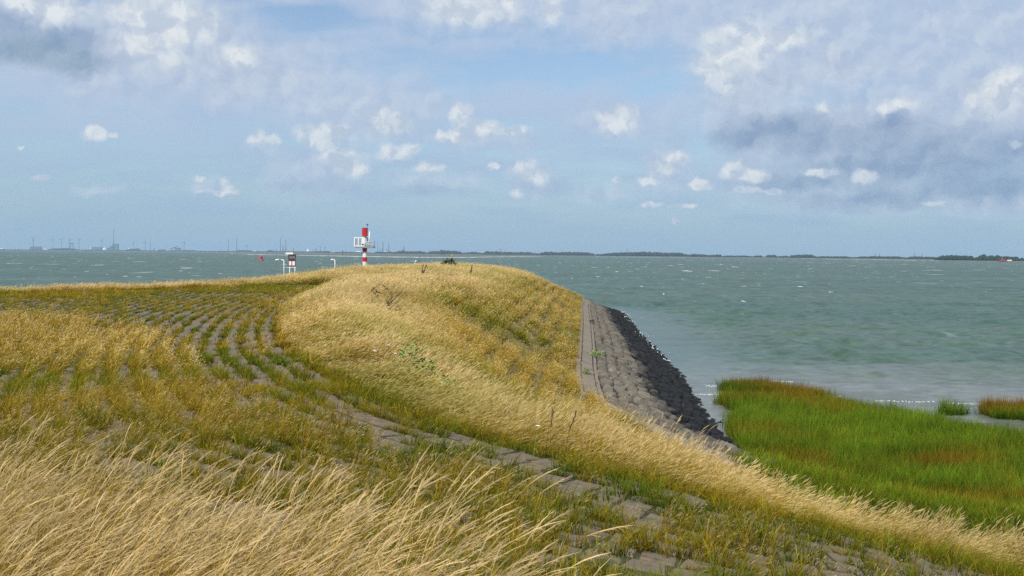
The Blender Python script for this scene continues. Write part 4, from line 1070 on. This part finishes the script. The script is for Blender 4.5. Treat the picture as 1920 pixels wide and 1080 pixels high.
# ------------------------------------------------------------------ weeds
def leafy(e, n, rx, ry, hz, ls, m, r, nm='leaf', lift=.1, shared=4):
    kinds = []
    for _ in range(shared):
        l_ = ls * r.uniform(.8, 1.2); w = l_ * .32
        V = [(0, 0, 0), (l_ * .3, -w / 2, .03 * l_), (l_ * .3, w / 2, .03 * l_), (l_ * .7, -w * .4, .02 * l_), (l_ * .7, w * .4, .02 * l_), (l_, 0, -.12 * l_)]
        kinds.append(mesh_data(nm, V, [(0, 1, 2), (1, 3, 4, 2), (3, 5, 4)], m))
    for _ in range(n):
        o = bpy.data.objects.new(nm, r.choice(kinds)); COL.objects.link(o); o.parent = e
        h_ = r.random() ** .8; k = 1 - .5 * h_
        o.location = (r.uniform(-1, 1) * rx * k, r.uniform(-1, 1) * ry * k, lift + h_ * hz)
        o.rotation_euler = (r.gauss(0, .5), r.uniform(-1.0, .3), r.uniform(0, 6.28))
def stems(e, n, rx, hz, r, m, rad=.008, lean=.25, nm='stem'):
    tops = []
    for _ in range(n):
        x, y = r.uniform(-rx, rx), r.uniform(-rx, rx) * .6; h_ = hz * r.uniform(.65, 1.05); l_ = lean * h_ * r.uniform(.5, 1.2)
        q = MB(); q.tube([(x, y, -.05), (x + l_ * .35, y, h_ * .5), (x + l_, y, h_)], [rad, rad * .8, rad * .5], 5); q.build(nm, m, e, True); tops.append((x + l_, y, h_))
    return tops
rp = random.Random(4)
def plant(x, y, label, cat='weed', name='weed', z=None):
    return empty(name, (x, y, float(hgt(x, y)) if z is None else z), label, cat)
for (x, y, sc1, lab) in ((-1.75, 19.6, 1.0, 'green leafy thistle in the tall grass, leftmost and tallest of three'), (-1.42, 19.2, .8, 'green leafy thistle in the middle of three in the tall grass'), (-1.05, 18.9, .75, 'green leafy thistle in the tall grass, rightmost of three')):
    e = plant(x, y, lab); stems(e, 4, .10, .82 * sc1, rp, M['leaf'], .009, .2); leafy(e, 95, .30, .22, .46 * sc1, .095, M['leaf'], rp, lift=.36)
for k, (x, y, zt) in enumerate(((-2.15, 19.4, .60), (-2.35, 19.1, .5), (-2.0, 19.0, .55), (-1.2, 18.6, .5), (.27, 13.6, .42))):
    e = plant(x, y, ['white flower head left of the thistles, highest of its trio', 'white flower head farthest left of the thistles', 'small white flower head just left of the thistles', 'small white flower head at the foot of the rightmost thistle', 'single white flower head in the pale grass in front of the stone slope'][k], 'flower', 'flower')
    q = MB(); q.tube([(0, 0, 0), (.05, 0, zt)], .004, 5); q.build('stem', M['leaf'], e); q = MB()
    for _ in range(9): a = rp.uniform(0, 6.28); d_ = rp.uniform(0, .03); q.lathe([(.005, zt), (.011, zt + .006), (.004, zt + .012)], 6, (.05 + d_ * math.cos(a), d_ * math.sin(a)))
    q.build('flower_head', M['petal'], e)
e = plant(-3.5, 30.5, 'dark brown withered dock plant bent over in the pale grass of the mole', 'dead plant', 'dead_plant')
for a in stems(e, 9, .16, .95, rp, M['stem'], .012, .75): pass
leafy(e, 60, .42, .2, .75, .12, M['stem'], rp, lift=.25)
e = plant(-5.4, 98.5, 'dark green shrub on the crest of the mole with a yellow flowering stalk', 'shrub', 'shrub')
stems(e, 5, .5, .7, rp, M['leafdark'], .03, .2); leafy(e, 150, .85, .4, .55, .30, M['leafdark'], rp, lift=.45)
q = MB(); q.tube([(.15, 0, .3), (.2, 0, 1.25)], .03, 6); q.build('flower_stalk', M['leaf'], e)
q = MB()
for k in range(26): zz = .95 + .022 * k; a = rp.uniform(0, 6.28); q.lathe([(.02, zz), (.055, zz + .03), (.01, zz + .05)], 6, (.2 + .06 * math.cos(a), .06 * math.sin(a)))
q.build('flowers', M['yellow'], e)
for (x, y, s_, lab) in ((3.75, 50.0, 1.0, 'bright green bush growing over the kerb halfway along the stone slope'), (5.22, 74.0, .8, 'small dark green tuft on the kerb near the far end of the stone slope'), (2.75, 41.2, .45, 'small weed in a joint of the concrete strip')):
    e = plant(x, y, lab, 'bush', 'bush', float(hgt(x, y)) + .05); stems(e, 4, .2 * s_, .3 * s_, rp, M['leaf'], .008, .1); leafy(e, int(110 * s_), .42 * s_ if s_ > .9 else .2, .34 * s_, .26 * s_, .13 * s_ ** .5, M['leaf'] if s_ != .8 else M['leafdark'], rp, lift=.03)
dk = 0
for (x, y, hh, lab) in ((-4.4, 54.4, .95, 'dark dock stalk standing above the pale grass below the crest left of the shrub'), (-2.4, 63.7, .95, 'pair of dock stalks above the pale grass below the shrub'), (.95, 82, .8, 'dock stalk on the skyline at the start of the falling edge of the mole'), (1.6, 82.8, .7, 'short dock stalk on the skyline, second of the row down the edge'),
                        (2.3, 83.2, .8, 'dock stalk on the skyline, third of the row down the edge'), (2.9, 83.6, .75, 'dock stalk on the skyline, lowest of the row down the edge'), (.45, 13.9, .62, 'brown seeding stalk in the pale grass, left of the pair before the stone slope'), (.62, 13.9, .68, 'brown seeding stalk in the pale grass, right of the pair before the stone slope')):
    e = plant(x, y, lab, 'dock plant', 'dock_plant'); s_ = 1.0 if y > 20 else .35
    for tx, ty, tz in stems(e, 3 if y > 20 else 1, .10, hh * (1.0 if y > 20 else 1.1), rp, M['stem'], .012 * s_, .2):
        q = MB(); n0 = 9; q.tube([(tx * (1 - .5 * k / n0) + rp.gauss(0, .006), ty, tz * 1.02 - (k / n0) * .45 * hh) for k in range(n0)], [s_ * rp.uniform(.012, .034) for k in range(n0)], 6)
        q.build('seed_head', M['stem'], e)

# driftwood caught at the marsh edge
e = empty('driftwood', (8.02, 43.6, .02), 'dark stick with a stub lying in the narrow channel beside the marsh', 'driftwood')
q = MB(); q.tube([(-.24, 0, .02), (.0, .02, .06), (.17, 0, .04)], [.02, .035, .02], 7); q.build('branch', M['driftwood'], e, True); q = MB(); q.tube([(.02, 0, .05), (.08, .0, .15), (.17, .02, .17)], [.03, .02, .01], 6); q.build('stub', M['driftwood'], e, True)

# ------------------------------------------------------------------ foam and thrown spray along the stones
fr = np.random.default_rng(8); V = []; F = []
for i in range(520):
    j = int(fr.integers(int(len(W) * .30), int(len(W) * .80))); w = W[j]; nn_ = normals2(W)[j] if False else None
    V.append((j, fr.exponential(.22)))
WN = normals2(W); FV = []; FF = []
for j, o_ in V:
    gate_ = fbm(W[j, 0], W[j, 1], .22, 3, 91)
    if gate_ < .46 or W[j, 1] < 50: continue
    c0 = W[j, :2] - WN[j] * (o_ - .25); s_ = fr.uniform(.015, .07); n = 7; a0 = len(FV)
    zz = .10 * math.exp(-o_) + .05 + fr.uniform(0, .05)
    for k in range(n):
        an = 6.283 * k / n; rr = s_ * fr.uniform(.5, 1.2); FV.append((c0[0] + rr * math.cos(an) * .8, c0[1] + rr * math.sin(an) * 1.7, zz))
    FV.append((c0[0], c0[1], zz + .04))
    FF += [(a0 + k, a0 + (k + 1) % n, a0 + n) for k in range(n)]
tag(obj('surf_foam', mesh_data('surf_foam', FV, FF, m_foam)), 'flecks of white foam where waves break on the dark stones', kind='stuff')
# small breakers on the shoal in front of the marsh
FV = []; FF = []
for (x0, y0, ln_, wd_) in [(10.2, 55.6, 1.3, .12), (9.4, 52.4, 1.6, .10), (11.6, 50.7, 2.2, .06), (17.6, 50.4, 2.6, .10), (19.9, 49.8, 1.4, .09), (21.6, 49.6, 1.2, .08), (14.9, 52.2, .7, .12), (13.9, 58.0, 1.2, .08), (24, 49, 2, .1)]:
    n = int(ln_ / .05)
    for k in range(n):
        x = x0 + ln_ * (k / n - .5) + fr.normal(0, .05); y = y0 + fr.normal(0, wd_) + .12 * math.sin(x * 2); s_ = fr.uniform(.01, .035); a0 = len(FV); zz = .06 + fr.uniform(0, .03)
        FV += [(x - s_ * 1.6, y, zz), (x, y - s_, zz), (x + s_ * 1.6, y, zz), (x, y + s_, zz + .03)]; FF.append((a0, a0 + 1, a0 + 2, a0 + 3))
tag(obj('breaker_foam', mesh_data('breaker_foam', FV, FF, m_surf)), 'thin lines of foam on the little waves reaching the marsh', kind='stuff')

# ------------------------------------------------------------------ the far shores
def bear(px_v, D): return (px_v - 960) / 2133.3 * D
m_shore, t, out = mat('mudflat and saltings'); pos = t.new('ShaderNodeNewGeometry').outputs['Position']; n1 = t.noise(pos, .004, 4, .6)
p = t.new('ShaderNodeBsdfPrincipled'); t.put(p.inputs['Base Color'], t.mix(n1, (.10, .09, .085), (.09, .11, .07))); p.inputs['Roughness'].default_value = .9; t.l.new(p.outputs[0], out.inputs[0])
edge = [(-500, 8200), (0, 7600), (150, 8000), (330, 7800), (400, 6200), (430, 3600), (470, 2300), (560, 1950), (700, 1680), (800, 1600), (880, 1750), (960, 2350), (1100, 2750), (1250, 3000), (1400, 3000), (1600, 2600), (1750, 2150), (1900, 1960), (2100, 1900), (2500, 1900)]
V = []; 
for px_v, D in edge: V.append((bear(px_v, D), D, -.3))
for px_v, D in edge: V.append((bear(px_v, D + 60), D + 60, .8))
for px_v, D in edge: V.append((bear(px_v, 14800), 14800, 2.0))
ne = len(edge); F = []
for i in range(ne - 1):
    for k in (0, ne): F.append((k + i, k + i + 1, k + ne + i + 1, k + ne + i))
tag(obj('far_shore', mesh_data('far_shore', V, F, m_shore)), 'low mudflats and saltings across the estuary', kind='structure')
# pale line of surf on the flats
FV = []; FF = []
ex = np.interp
for k in range(1300):
    px_v = fr.uniform(430, 1010) if k < 1150 else fr.choice([fr.uniform(950, 1010), fr.uniform(1600, 1665), fr.uniform(1100, 1300), fr.uniform(1500, 1760)])
    D = float(np.interp(px_v, [e_[0] for e_ in edge], [e_[1] for e_ in edge])) - fr.exponential(28); x = bear(px_v, D); l_ = fr.uniform(2, 9); w_ = fr.uniform(1, 5); a0 = len(FV)
    FV += [(x - l_, D, .25), (x, D - w_, .25), (x + l_, D, .25), (x, D + w_, .55)]; FF.append((a0, a0 + 1, a0 + 2, a0 + 3))
tag(obj('far_surf', mesh_data('far_surf', FV, FF, m_surf)), 'white line of surf along the far mudflat', kind='stuff')

m_wood, t, out = mat('distant trees'); pos = t.new('ShaderNodeNewGeometry').outputs['Position']; n1 = t.noise(pos, .03, 4, .6)
p = t.new('ShaderNodeBsdfPrincipled'); t.put(p.inputs['Base Color'], t.mix(n1, (.012, .026, .014), (.03, .048, .022))); p.inputs['Roughness'].default_value = .9; p.inputs['Specular IOR Level'].default_value = .1; t.l.new(p.outputs[0], out.inputs[0])


def wood(spans, label):
    """belts of trees as one mass of crowns of uneven height: spans = (px0, px1, distance, height m)"""
    V = []; F = []; r = random.Random(int(spans[0][2]) + len(spans))
    for (p0, p1, D, hh) in spans:
        x0, x1 = bear(p0, D), bear(p1, D); step = hh * .38; n = max(2, int((x1 - x0) / step))
        for i in range(n + 1):
            x = x0 + (x1 - x0) * i / n + r.gauss(0, step * .3); env = min(1, .45 + 3 * min(i, n - i) / n)
            big_ = .62 + .55 * fbm(x / hh, D / 100.0, .16, 3, 5)
            for _ in range(2):
                h_ = hh * env * big_ * r.uniform(.85, 1.1); w = h_ * r.uniform(.45, .7); y = D + r.uniform(-3, 3) * hh * .3; a0 = len(V); xx_ = x + r.gauss(0, step * .3)
                for zf, rf in ((0, .7), (.35, 1.05), (.7, .85), (.93, .4)):
                    for k in range(6): an = 1.047 * k + zf; V.append((xx_ + w * rf * r.uniform(.8, 1.15) * math.cos(an), y + w * rf * math.sin(an), h_ * zf + .5))
                V.append((xx_, y, h_ + .5))
                for q_ in range(3):
                    for k in range(6): a = a0 + q_ * 6 + k; b_ = a0 + q_ * 6 + (k + 1) % 6; F.append((a, b_, b_ + 6, a + 6))
                F += [(a0 + 18 + k, a0 + 18 + (k + 1) % 6, a0 + 24) for k in range(6)]
    tag(obj('distant_woodland', mesh_data('distant_woodland', V, F, m_wood)), label, kind='stuff')


wood([(-60, 140, 8400, 5), (140, 340, 8500, 5), (338, 420, 8300, 5), (-60, 12, 8200, 11), (20, 90, 9600, 7), (90, 150, 9000, 17), (110, 135, 9100, 20), (146, 200, 9800, 9), (200, 300, 9700, 8), (236, 265, 9500, 18), (255, 262, 9400, 24), (296, 312, 9500, 16), (312, 400, 9500, 8), (338, 370, 9400, 12), (370, 410, 9300, 7)],
     'low dark tree belts among the works on the far left shore')
wood([(398, 480, 8600, 9), (440, 475, 8500, 15), (470, 530, 8000, 9), (500, 512, 7900, 16), (512, 620, 7600, 9), (582, 618, 7300, 12), (607, 618, 7200, 16), (615, 700, 6500, 8)], 'dark tree belts left of the beacon behind the mudflat')
wood([(700, 740, 6000, 11), (735, 800, 5600, 17), (750, 758, 5500, 20), (798, 868, 5600, 18), (818, 868, 5300, 20), (866, 905, 5700, 12), (880, 893, 5600, 15), (903, 1010, 5200, 17), (903, 940, 5100, 19)], 'wooded far shore right of the beacon')
wood([(1005, 1120, 4700, 17), (1050, 1110, 4650, 15), (1118, 1300, 4500, 15), (1175, 1262, 4450, 16), (1290, 1330, 4300, 13), (1328, 1346, 4300, 8), (1340, 1352, 4200, 13), (1350, 1412, 4200, 7), (1412, 1430, 4200, 8), (1436, 1455, 4100, 10), (1455, 1480, 4000, 7), (1478, 1530, 3900, 13), (1490, 1510, 3880, 15),
      (1528, 1600, 3800, 9), (1596, 1700, 3700, 9), (1696, 1765, 3500, 8)], 'long belt of trees on the far shore in the middle and right of the horizon')
wood([(1755, 1830, 2350, 11.5), (1765, 1812, 2330, 12.5), (1828, 1875, 2330, 12), (1832, 1850, 2320, 14), (1870, 1915, 2300, 10.5), (1905, 2100, 2280, 9.5)], 'nearer dark wood at the right end of the far shore')


# works, towers and masts across the water: bearing px, distance, sizes in metres
def far_tower(px_v, D, h_, w, label, cat='chimney', name='chimney', m='chimney', tip=True):
    e = empty(name, (bear(px_v, D), D, 1), label, cat); q = MB(); q.lathe([(w * .6, 0), (w * .45, h_ * .97)], 12); q.build('shaft', M[m], e, True)
    if tip: q = MB(); q.lathe([(w * .52, h_ * .965), (w * .52, h_)], 12); q.build('rim', M['dark'], e, True)
    return e
def turbine(px_v, D, h_, rot, label, w=4.0, blade=None, m='lattice'):
    e = empty('wind_turbine', (bear(px_v, D), D, 1), label, 'wind turbine', 'wind turbines on the far left shore'); q = MB(); q.lathe([(w * .55, 0), (w * .32, h_)], 10); q.build('tower', M[m], e, True)
    q = MB(); q.box(-2.4, 2.4, -4, 6, h_ - 1, h_ + 4); q.build('nacelle', M[m], e); bl = blade or h_ * .38
    for k in range(3):
        a = rot + k * 2.0944; q = MB(); dx_, dz_ = math.cos(a), math.sin(a); q.tube([(0, -5, h_ + 1.5), (dx_ * bl * .3, -5, h_ + 1.5 + dz_ * bl * .3), (dx_ * bl, -5, h_ + 1.5 + dz_ * bl)], [1.1, 1.5, .3], 6); q.build('blade', M[m], e)
def pylon(px_v, D, h_, label, cat='pylon', arms=True):
    e = empty('pylon', (bear(px_v, D), D, 1), label, cat); b_ = h_ * .10
    for sx1 in (-1, 1):
        for sy1 in (-1, 1):
            q = MB(); q.tube([(sx1 * b_, sy1 * b_, 0), (sx1 * b_ * .28, sy1 * b_ * .28, h_ * .62), (sx1 * b_ * .1, sy1 * b_ * .1, h_)], h_ * .012, 4); q.build('leg', M['lattice'], e)
    if arms:
        for z1 in (.66, .78, .90): q = MB(); q.box(-h_ * .13, h_ * .13, -.6, .6, h_ * z1, h_ * z1 + h_ * .02); q.build('cross_arm', M['lattice'], e)
def shed(px0, px1, D, h_, label, m='shed', roof=0.0, cat='building', extra=()):
    x0, x1 = bear(px0, D), bear(px1, D); w = (x1 - x0) / 2; e = empty('industrial_building', ((x0 + x1) / 2, D, 1), label, cat)
    q = MB(); q.box(-w, w, -w * .4, w * .4, 0, h_); q.build('wall', M[m], e)
    q = MB(); q.add([(-w * 1.02, -w * .42, h_ + .1), (w * 1.02, -w * .42, h_ + .1), (w * 1.02, w * .42, h_ + .1), (-w * 1.02, w * .42, h_ + .1), (-w, 0, h_ + roof + 2), (w, 0, h_ + roof + 2)], [(0, 1, 5, 4), (2, 3, 4, 5), (1, 2, 5), (3, 0, 4), (3, 2, 1, 0)]); q.build('roof', M['dark' if m == 'shed' else 'shed'], e)
    for (a, b_, z0, z1, mm) in extra: q = MB(); q.box(bear(a, D) - (x0 + x1) / 2, bear(b_, D) - (x0 + x1) / 2, -w * .4 - 6, -w * .4 + 6, z0, z1); q.build('annex', M[mm], e)
    return e
def tank(px_v, D, w, h_, label, dome=False, cat='storage tank'):
    e = empty('storage_tank', (bear(px_v, D), D, 1), label, cat); q = MB(); q.lathe([(w, 0), (w, h_)], 20); q.build('wall', M['tank'], e, True)
    q = MB(); q.lathe([(w * 1.01, h_), (w * .8, h_ + w * (.45 if dome else .08)), (w * .35, h_ + w * (.75 if dome else .15)), (.5, h_ + w * (.85 if dome else .17))], 20); q.build('roof', M['tank'], e, True)


D0 = 10000.0; k1 = D0 / 2133.3
turbine(62.5, D0, 21 * k1, .3, 'dark wind turbine above the long low shed near the left edge', 6)
turbine(99, D0, 19 * k1, 1.2, 'faint wind turbine between the shed and the portal crane, leftmost of two', 3, m='shed'); turbine(115, D0, 19 * k1, .7, 'faint wind turbine just left of the portal crane, second of two', 3, m='shed')
turbine(130.3, D0, 20 * k1, 2.2, 'wind turbine standing right beside the portal crane', 4); turbine(148, D0, 20 * k1, .1, 'wind turbine right of the portal crane with dark hub', 4.5)
turbine(191, D0, 19 * k1, 1.0, 'wind turbine left of the tall power station chimney', 4); turbine(250, D0, 15 * k1, .5, 'small wind turbine right of the power station', 3.4, m='shed'); turbine(272, D0, 16 * k1, 1.3, 'faint small wind turbine left of the steaming mast', 3.2, m='shed')
turbine(345, D0, 16 * k1, .9, 'faint wind turbine right of the conveyor building', 3.2, m='shed'); turbine(462, D0, 11 * k1, .2, 'small distant turbine right of the two masts', 3); turbine(600.5, D0, 10.5 * k1, .6, 'wind turbine between the board and the beacon', 5); turbine(609, D0, 9.5 * k1, 1.7, 'faint turbine just left of the beacon', 3, m='shed')
shed(57.5, 76.5, D0, 6.0 * k1, 'long low grey shed under the leftmost turbine'); shed(171.5, 190.5, D0, 6.2 * k1, 'wide teal grey hall left of the dome tank', 'shed2')
e = shed(211.2, 222, D0, 13 * k1, 'power station boiler house at the foot of the tall chimney', 'shed2', 0, 'power station', ((207, 211.4, 0, 9 * k1, 'shed'), (201, 207.2, 0, 5.5 * k1, 'shed')))
far_tower(213, D0 - 60, 38.5 * k1, 6.2, 'tallest chimney, thin and dark, at the power station'); far_tower(169.8, D0, 7 * k1, 9, 'slim white silo left of the teal grey hall', 'silo', 'silo', 'tank', False)
tank(195.5, D0 - 100, 16, 11, 'white domed tank between the hall and the power station', True); tank(85, D0, 13, 9, 'low white tank near the left tree belt'); tank(71, D0, 12, 8, 'small white tank right of the long shed'); tank(3, D0, 14, 13, 'white tank at the left edge of the horizon'); tank(577, D0, 12, 20, 'white domed tank left of the beacon', True); tank(479, D0, 16, 8, 'flat white tank left of the refinery chimneys'); tank(626, D0, 9, 7, 'tiny white tank close left of the beacon')
tank(722, 8000, 22, 9, 'white tank on the shore just right of the beacon'); tank(673, 8000, 26, 8, 'wide low white tank behind the beacon mast', cat='tank'); tank(241.5, D0, 6, 24, 'small upright white vessel right of the power station')
# portal crane
e = empty('portal_crane', (bear(134.5, D0), D0, 1), 'portal crane with four legs above the left tree belt', 'crane'); w_ = 2.3 * k1
for sx1 in (-1, 1):
    for sy1 in (-1, 1): q = MB(); q.tube([(sx1 * w_ * 1.25, sy1 * 8, 0), (sx1 * w_, sy1 * 8, 13 * k1)], 1.5, 6); q.build('leg', M['lattice'], e)
q = MB(); q.box(-w_ * 1.15, w_ * 1.15, -10, 10, 12.2 * k1, 14.2 * k1); q.build('beam', M['lattice'], e)
# conveyor building
e = empty('conveyor_building', (bear(331, D0), D0, 1), 'sloping conveyor building on the far left shore', 'building'); q = MB(); q.box(-2 * k1, 7 * k1, -20, 20, 0, 6.5 * k1); q.build('wall', M['shed'], e); q = MB(); q.box(-12 * k1, -2 * k1, -18, 18, 0, 2.6 * k1); q.build('low_hall', M['shed'], e)
q = MB(); q.add([(-11 * k1, -8, 4 * k1), (-11 * k1, 8, 4 * k1), (1 * k1, -8, 8 * k1), (1 * k1, 8, 8 * k1), (-11 * k1, -8, 5.5 * k1), (-11 * k1, 8, 5.5 * k1), (1 * k1, -8, 9.5 * k1), (1 * k1, 8, 9.5 * k1)], [(0, 1, 3, 2), (4, 6, 7, 5), (0, 2, 6, 4), (1, 5, 7, 3), (0, 4, 5, 1), (2, 3, 7, 6)]); q.build('conveyor', M['lattice'], e)
far_tower(281.5, D0, 19 * k1, 3.4, 'thin mast right of the power station with a light top', 'mast', 'mast', 'lattice'); far_tower(427.8, D0, 22 * k1, 4.5, 'thin mast, left of the pair between power station and red buoy', 'mast', 'mast', 'lattice'); far_tower(443.5, D0, 26 * k1, 5.5, 'thin mast, right and taller of the pair left of the red buoy', 'mast', 'mast', 'lattice')
far_tower(525.4, D0, 26.5 * k1, 6, 'refinery chimney behind the board, tallest and leftmost of three'); far_tower(530.3, D0, 14 * k1, 8, 'short thick refinery column between two tall chimneys', 'column', 'refinery_column', 'lattice'); far_tower(535.5, D0, 22.5 * k1, 7.5, 'refinery chimney behind the board, thick and rightmost of three')
far_tower(549.8, D0, 8.5 * k1, 7, 'stub chimney straight above the maroon board'); far_tower(592, D0, 8 * k1, 7, 'short dark column left of the beacon', 'column', 'refinery_column', 'lattice'); far_tower(588, D0, 6 * k1, 4, 'thin low column beside the short dark one', 'column', 'refinery_column', 'lattice'); far_tower(518, D0, 5 * k1, 8, 'low tower left of the refinery chimneys', 'column', 'refinery_column', 'lattice')
far_tower(288.5, D0, 5 * k1, 10, 'low dark tower right of the steaming mast', 'tower', 'tower', 'lattice')
for px_v, hpx, w, lab in ((707.5, 20, 4, 'faint thin chimney nearest the beacon on its right'), (717.5, 21, 9, 'thick chimney right of the beacon, left of the dark pair'), (728.5, 18.5, 8, 'dark chimney farthest right of the works beside the beacon'), (713, 9, 7, 'short column between the faint and the thick chimney'), (724, 9, 7, 'short column between the thick and the dark chimney')):
    far_tower(px_v, 8500, hpx * 8500 / 2133.3, w * .75, lab)
for px_v, D, hpx, lab in ((757, 7000, 14, 'faint lattice pylon right of the works beside the beacon'), (850.5, 7000, 7, 'faint pylon above the trees near the yellow flower'), (937.8, 6500, 12, 'lattice pylon above the wood right of the shrub'), (1175.5, 6000, 13, 'tall lattice pylon above the middle of the far shore'), (1506, 5500, 8, 'pylon above the tree clump in the right third of the shore'),
                          (1419, 6000, 6, 'faint pylon over the gap in the tree belt'), (1640, 6000, 9, 'faint pylon, left of the pair in the right third'), (1648, 6000, 8, 'faint pylon, right of the pair in the right third'), (1714, 6000, 10, 'pylon right of the pair, before the dark wood'), (1728, 6000, 8, 'fainter pylon close to the dark wood'), (1812, 5000, 9, 'pylon top over the dark wood at the right')):
    pylon(px_v, D, hpx * D / 2133.3, lab)
# small ship under the right wood
e = empty('small_ship', (bear(1884, 1850), 1850, 0), 'small ship with dark red bow and white wheelhouse below the right hand wood', 'ship', rz=0)
q = MB(); q.add([(-11, -2, -.3), (-13, 0, 1.9), (-11, 2, -.3), (12, -2, -.3), (12.5, -2, 1.5), (12.5, 2, 1.5), (12, 2, -.3), (-10, -2.3, 1.7), (-10, 2.3, 1.7)], [(0, 7, 1), (2, 1, 8), (0, 3, 4, 7), (2, 8, 5, 6), (3, 6, 5, 4), (7, 4, 5, 8), (1, 7, 8), (0, 1, 2), (0, 2, 6, 3)]); q.build('hull', M['brick'], e)
q = MB(); q.box(-8, 0, -1.8, 1.8, 1.6, 4.2); q.build('hatch_cover', M['brick'], e); q = MB(); q.box(3, 10, -1.9, 1.9, 1.6, 3.6); q.build('wheelhouse', M['white'], e); q = MB(); q.tube([(-5, 0, 4), (-5, 0, 7)], .15, 5); q.build('mast', M['white'], e)
# beacon hut on the flats behind the shrub
e = empty('marker_hut', (bear(830, 2400), 2400, 1), 'tiny dark pair of huts on stilts on the mudflat above the shrub', 'hut')
for k in (-2.6, 2.6): q = MB(); q.box(k - 1.6, k + 1.6, -1.5, 1.5, 2.5, 5.6); q.build('cabin', M['dark'], e); q = MB(); q.tube([(k, 0, -1), (k, 0, 2.6)], .3, 6); q.build('stilt', M['dark'], e)

# ------------------------------------------------------------------ air
hz_m = bpy.data.materials.new('haze'); hz_m.use_nodes = True; t = NT(hz_m.node_tree); t.n.clear(); out = t.new('ShaderNodeOutputMaterial')
pv = t.new('ShaderNodeVolumePrincipled'); pv.inputs['Color'].default_value = (.56, .80, 1.0, 1); pv.inputs['Density'].default_value = .72e-4; pv.inputs['Anisotropy'].default_value = 0.0
t.l.new(pv.outputs[0], out.inputs['Volume'])
q = MB(); q.box(-16000, 16000, -450, 16000, -5, 230)
tag(q.build('haze', hz_m), 'thin sea haze', kind='stuff')
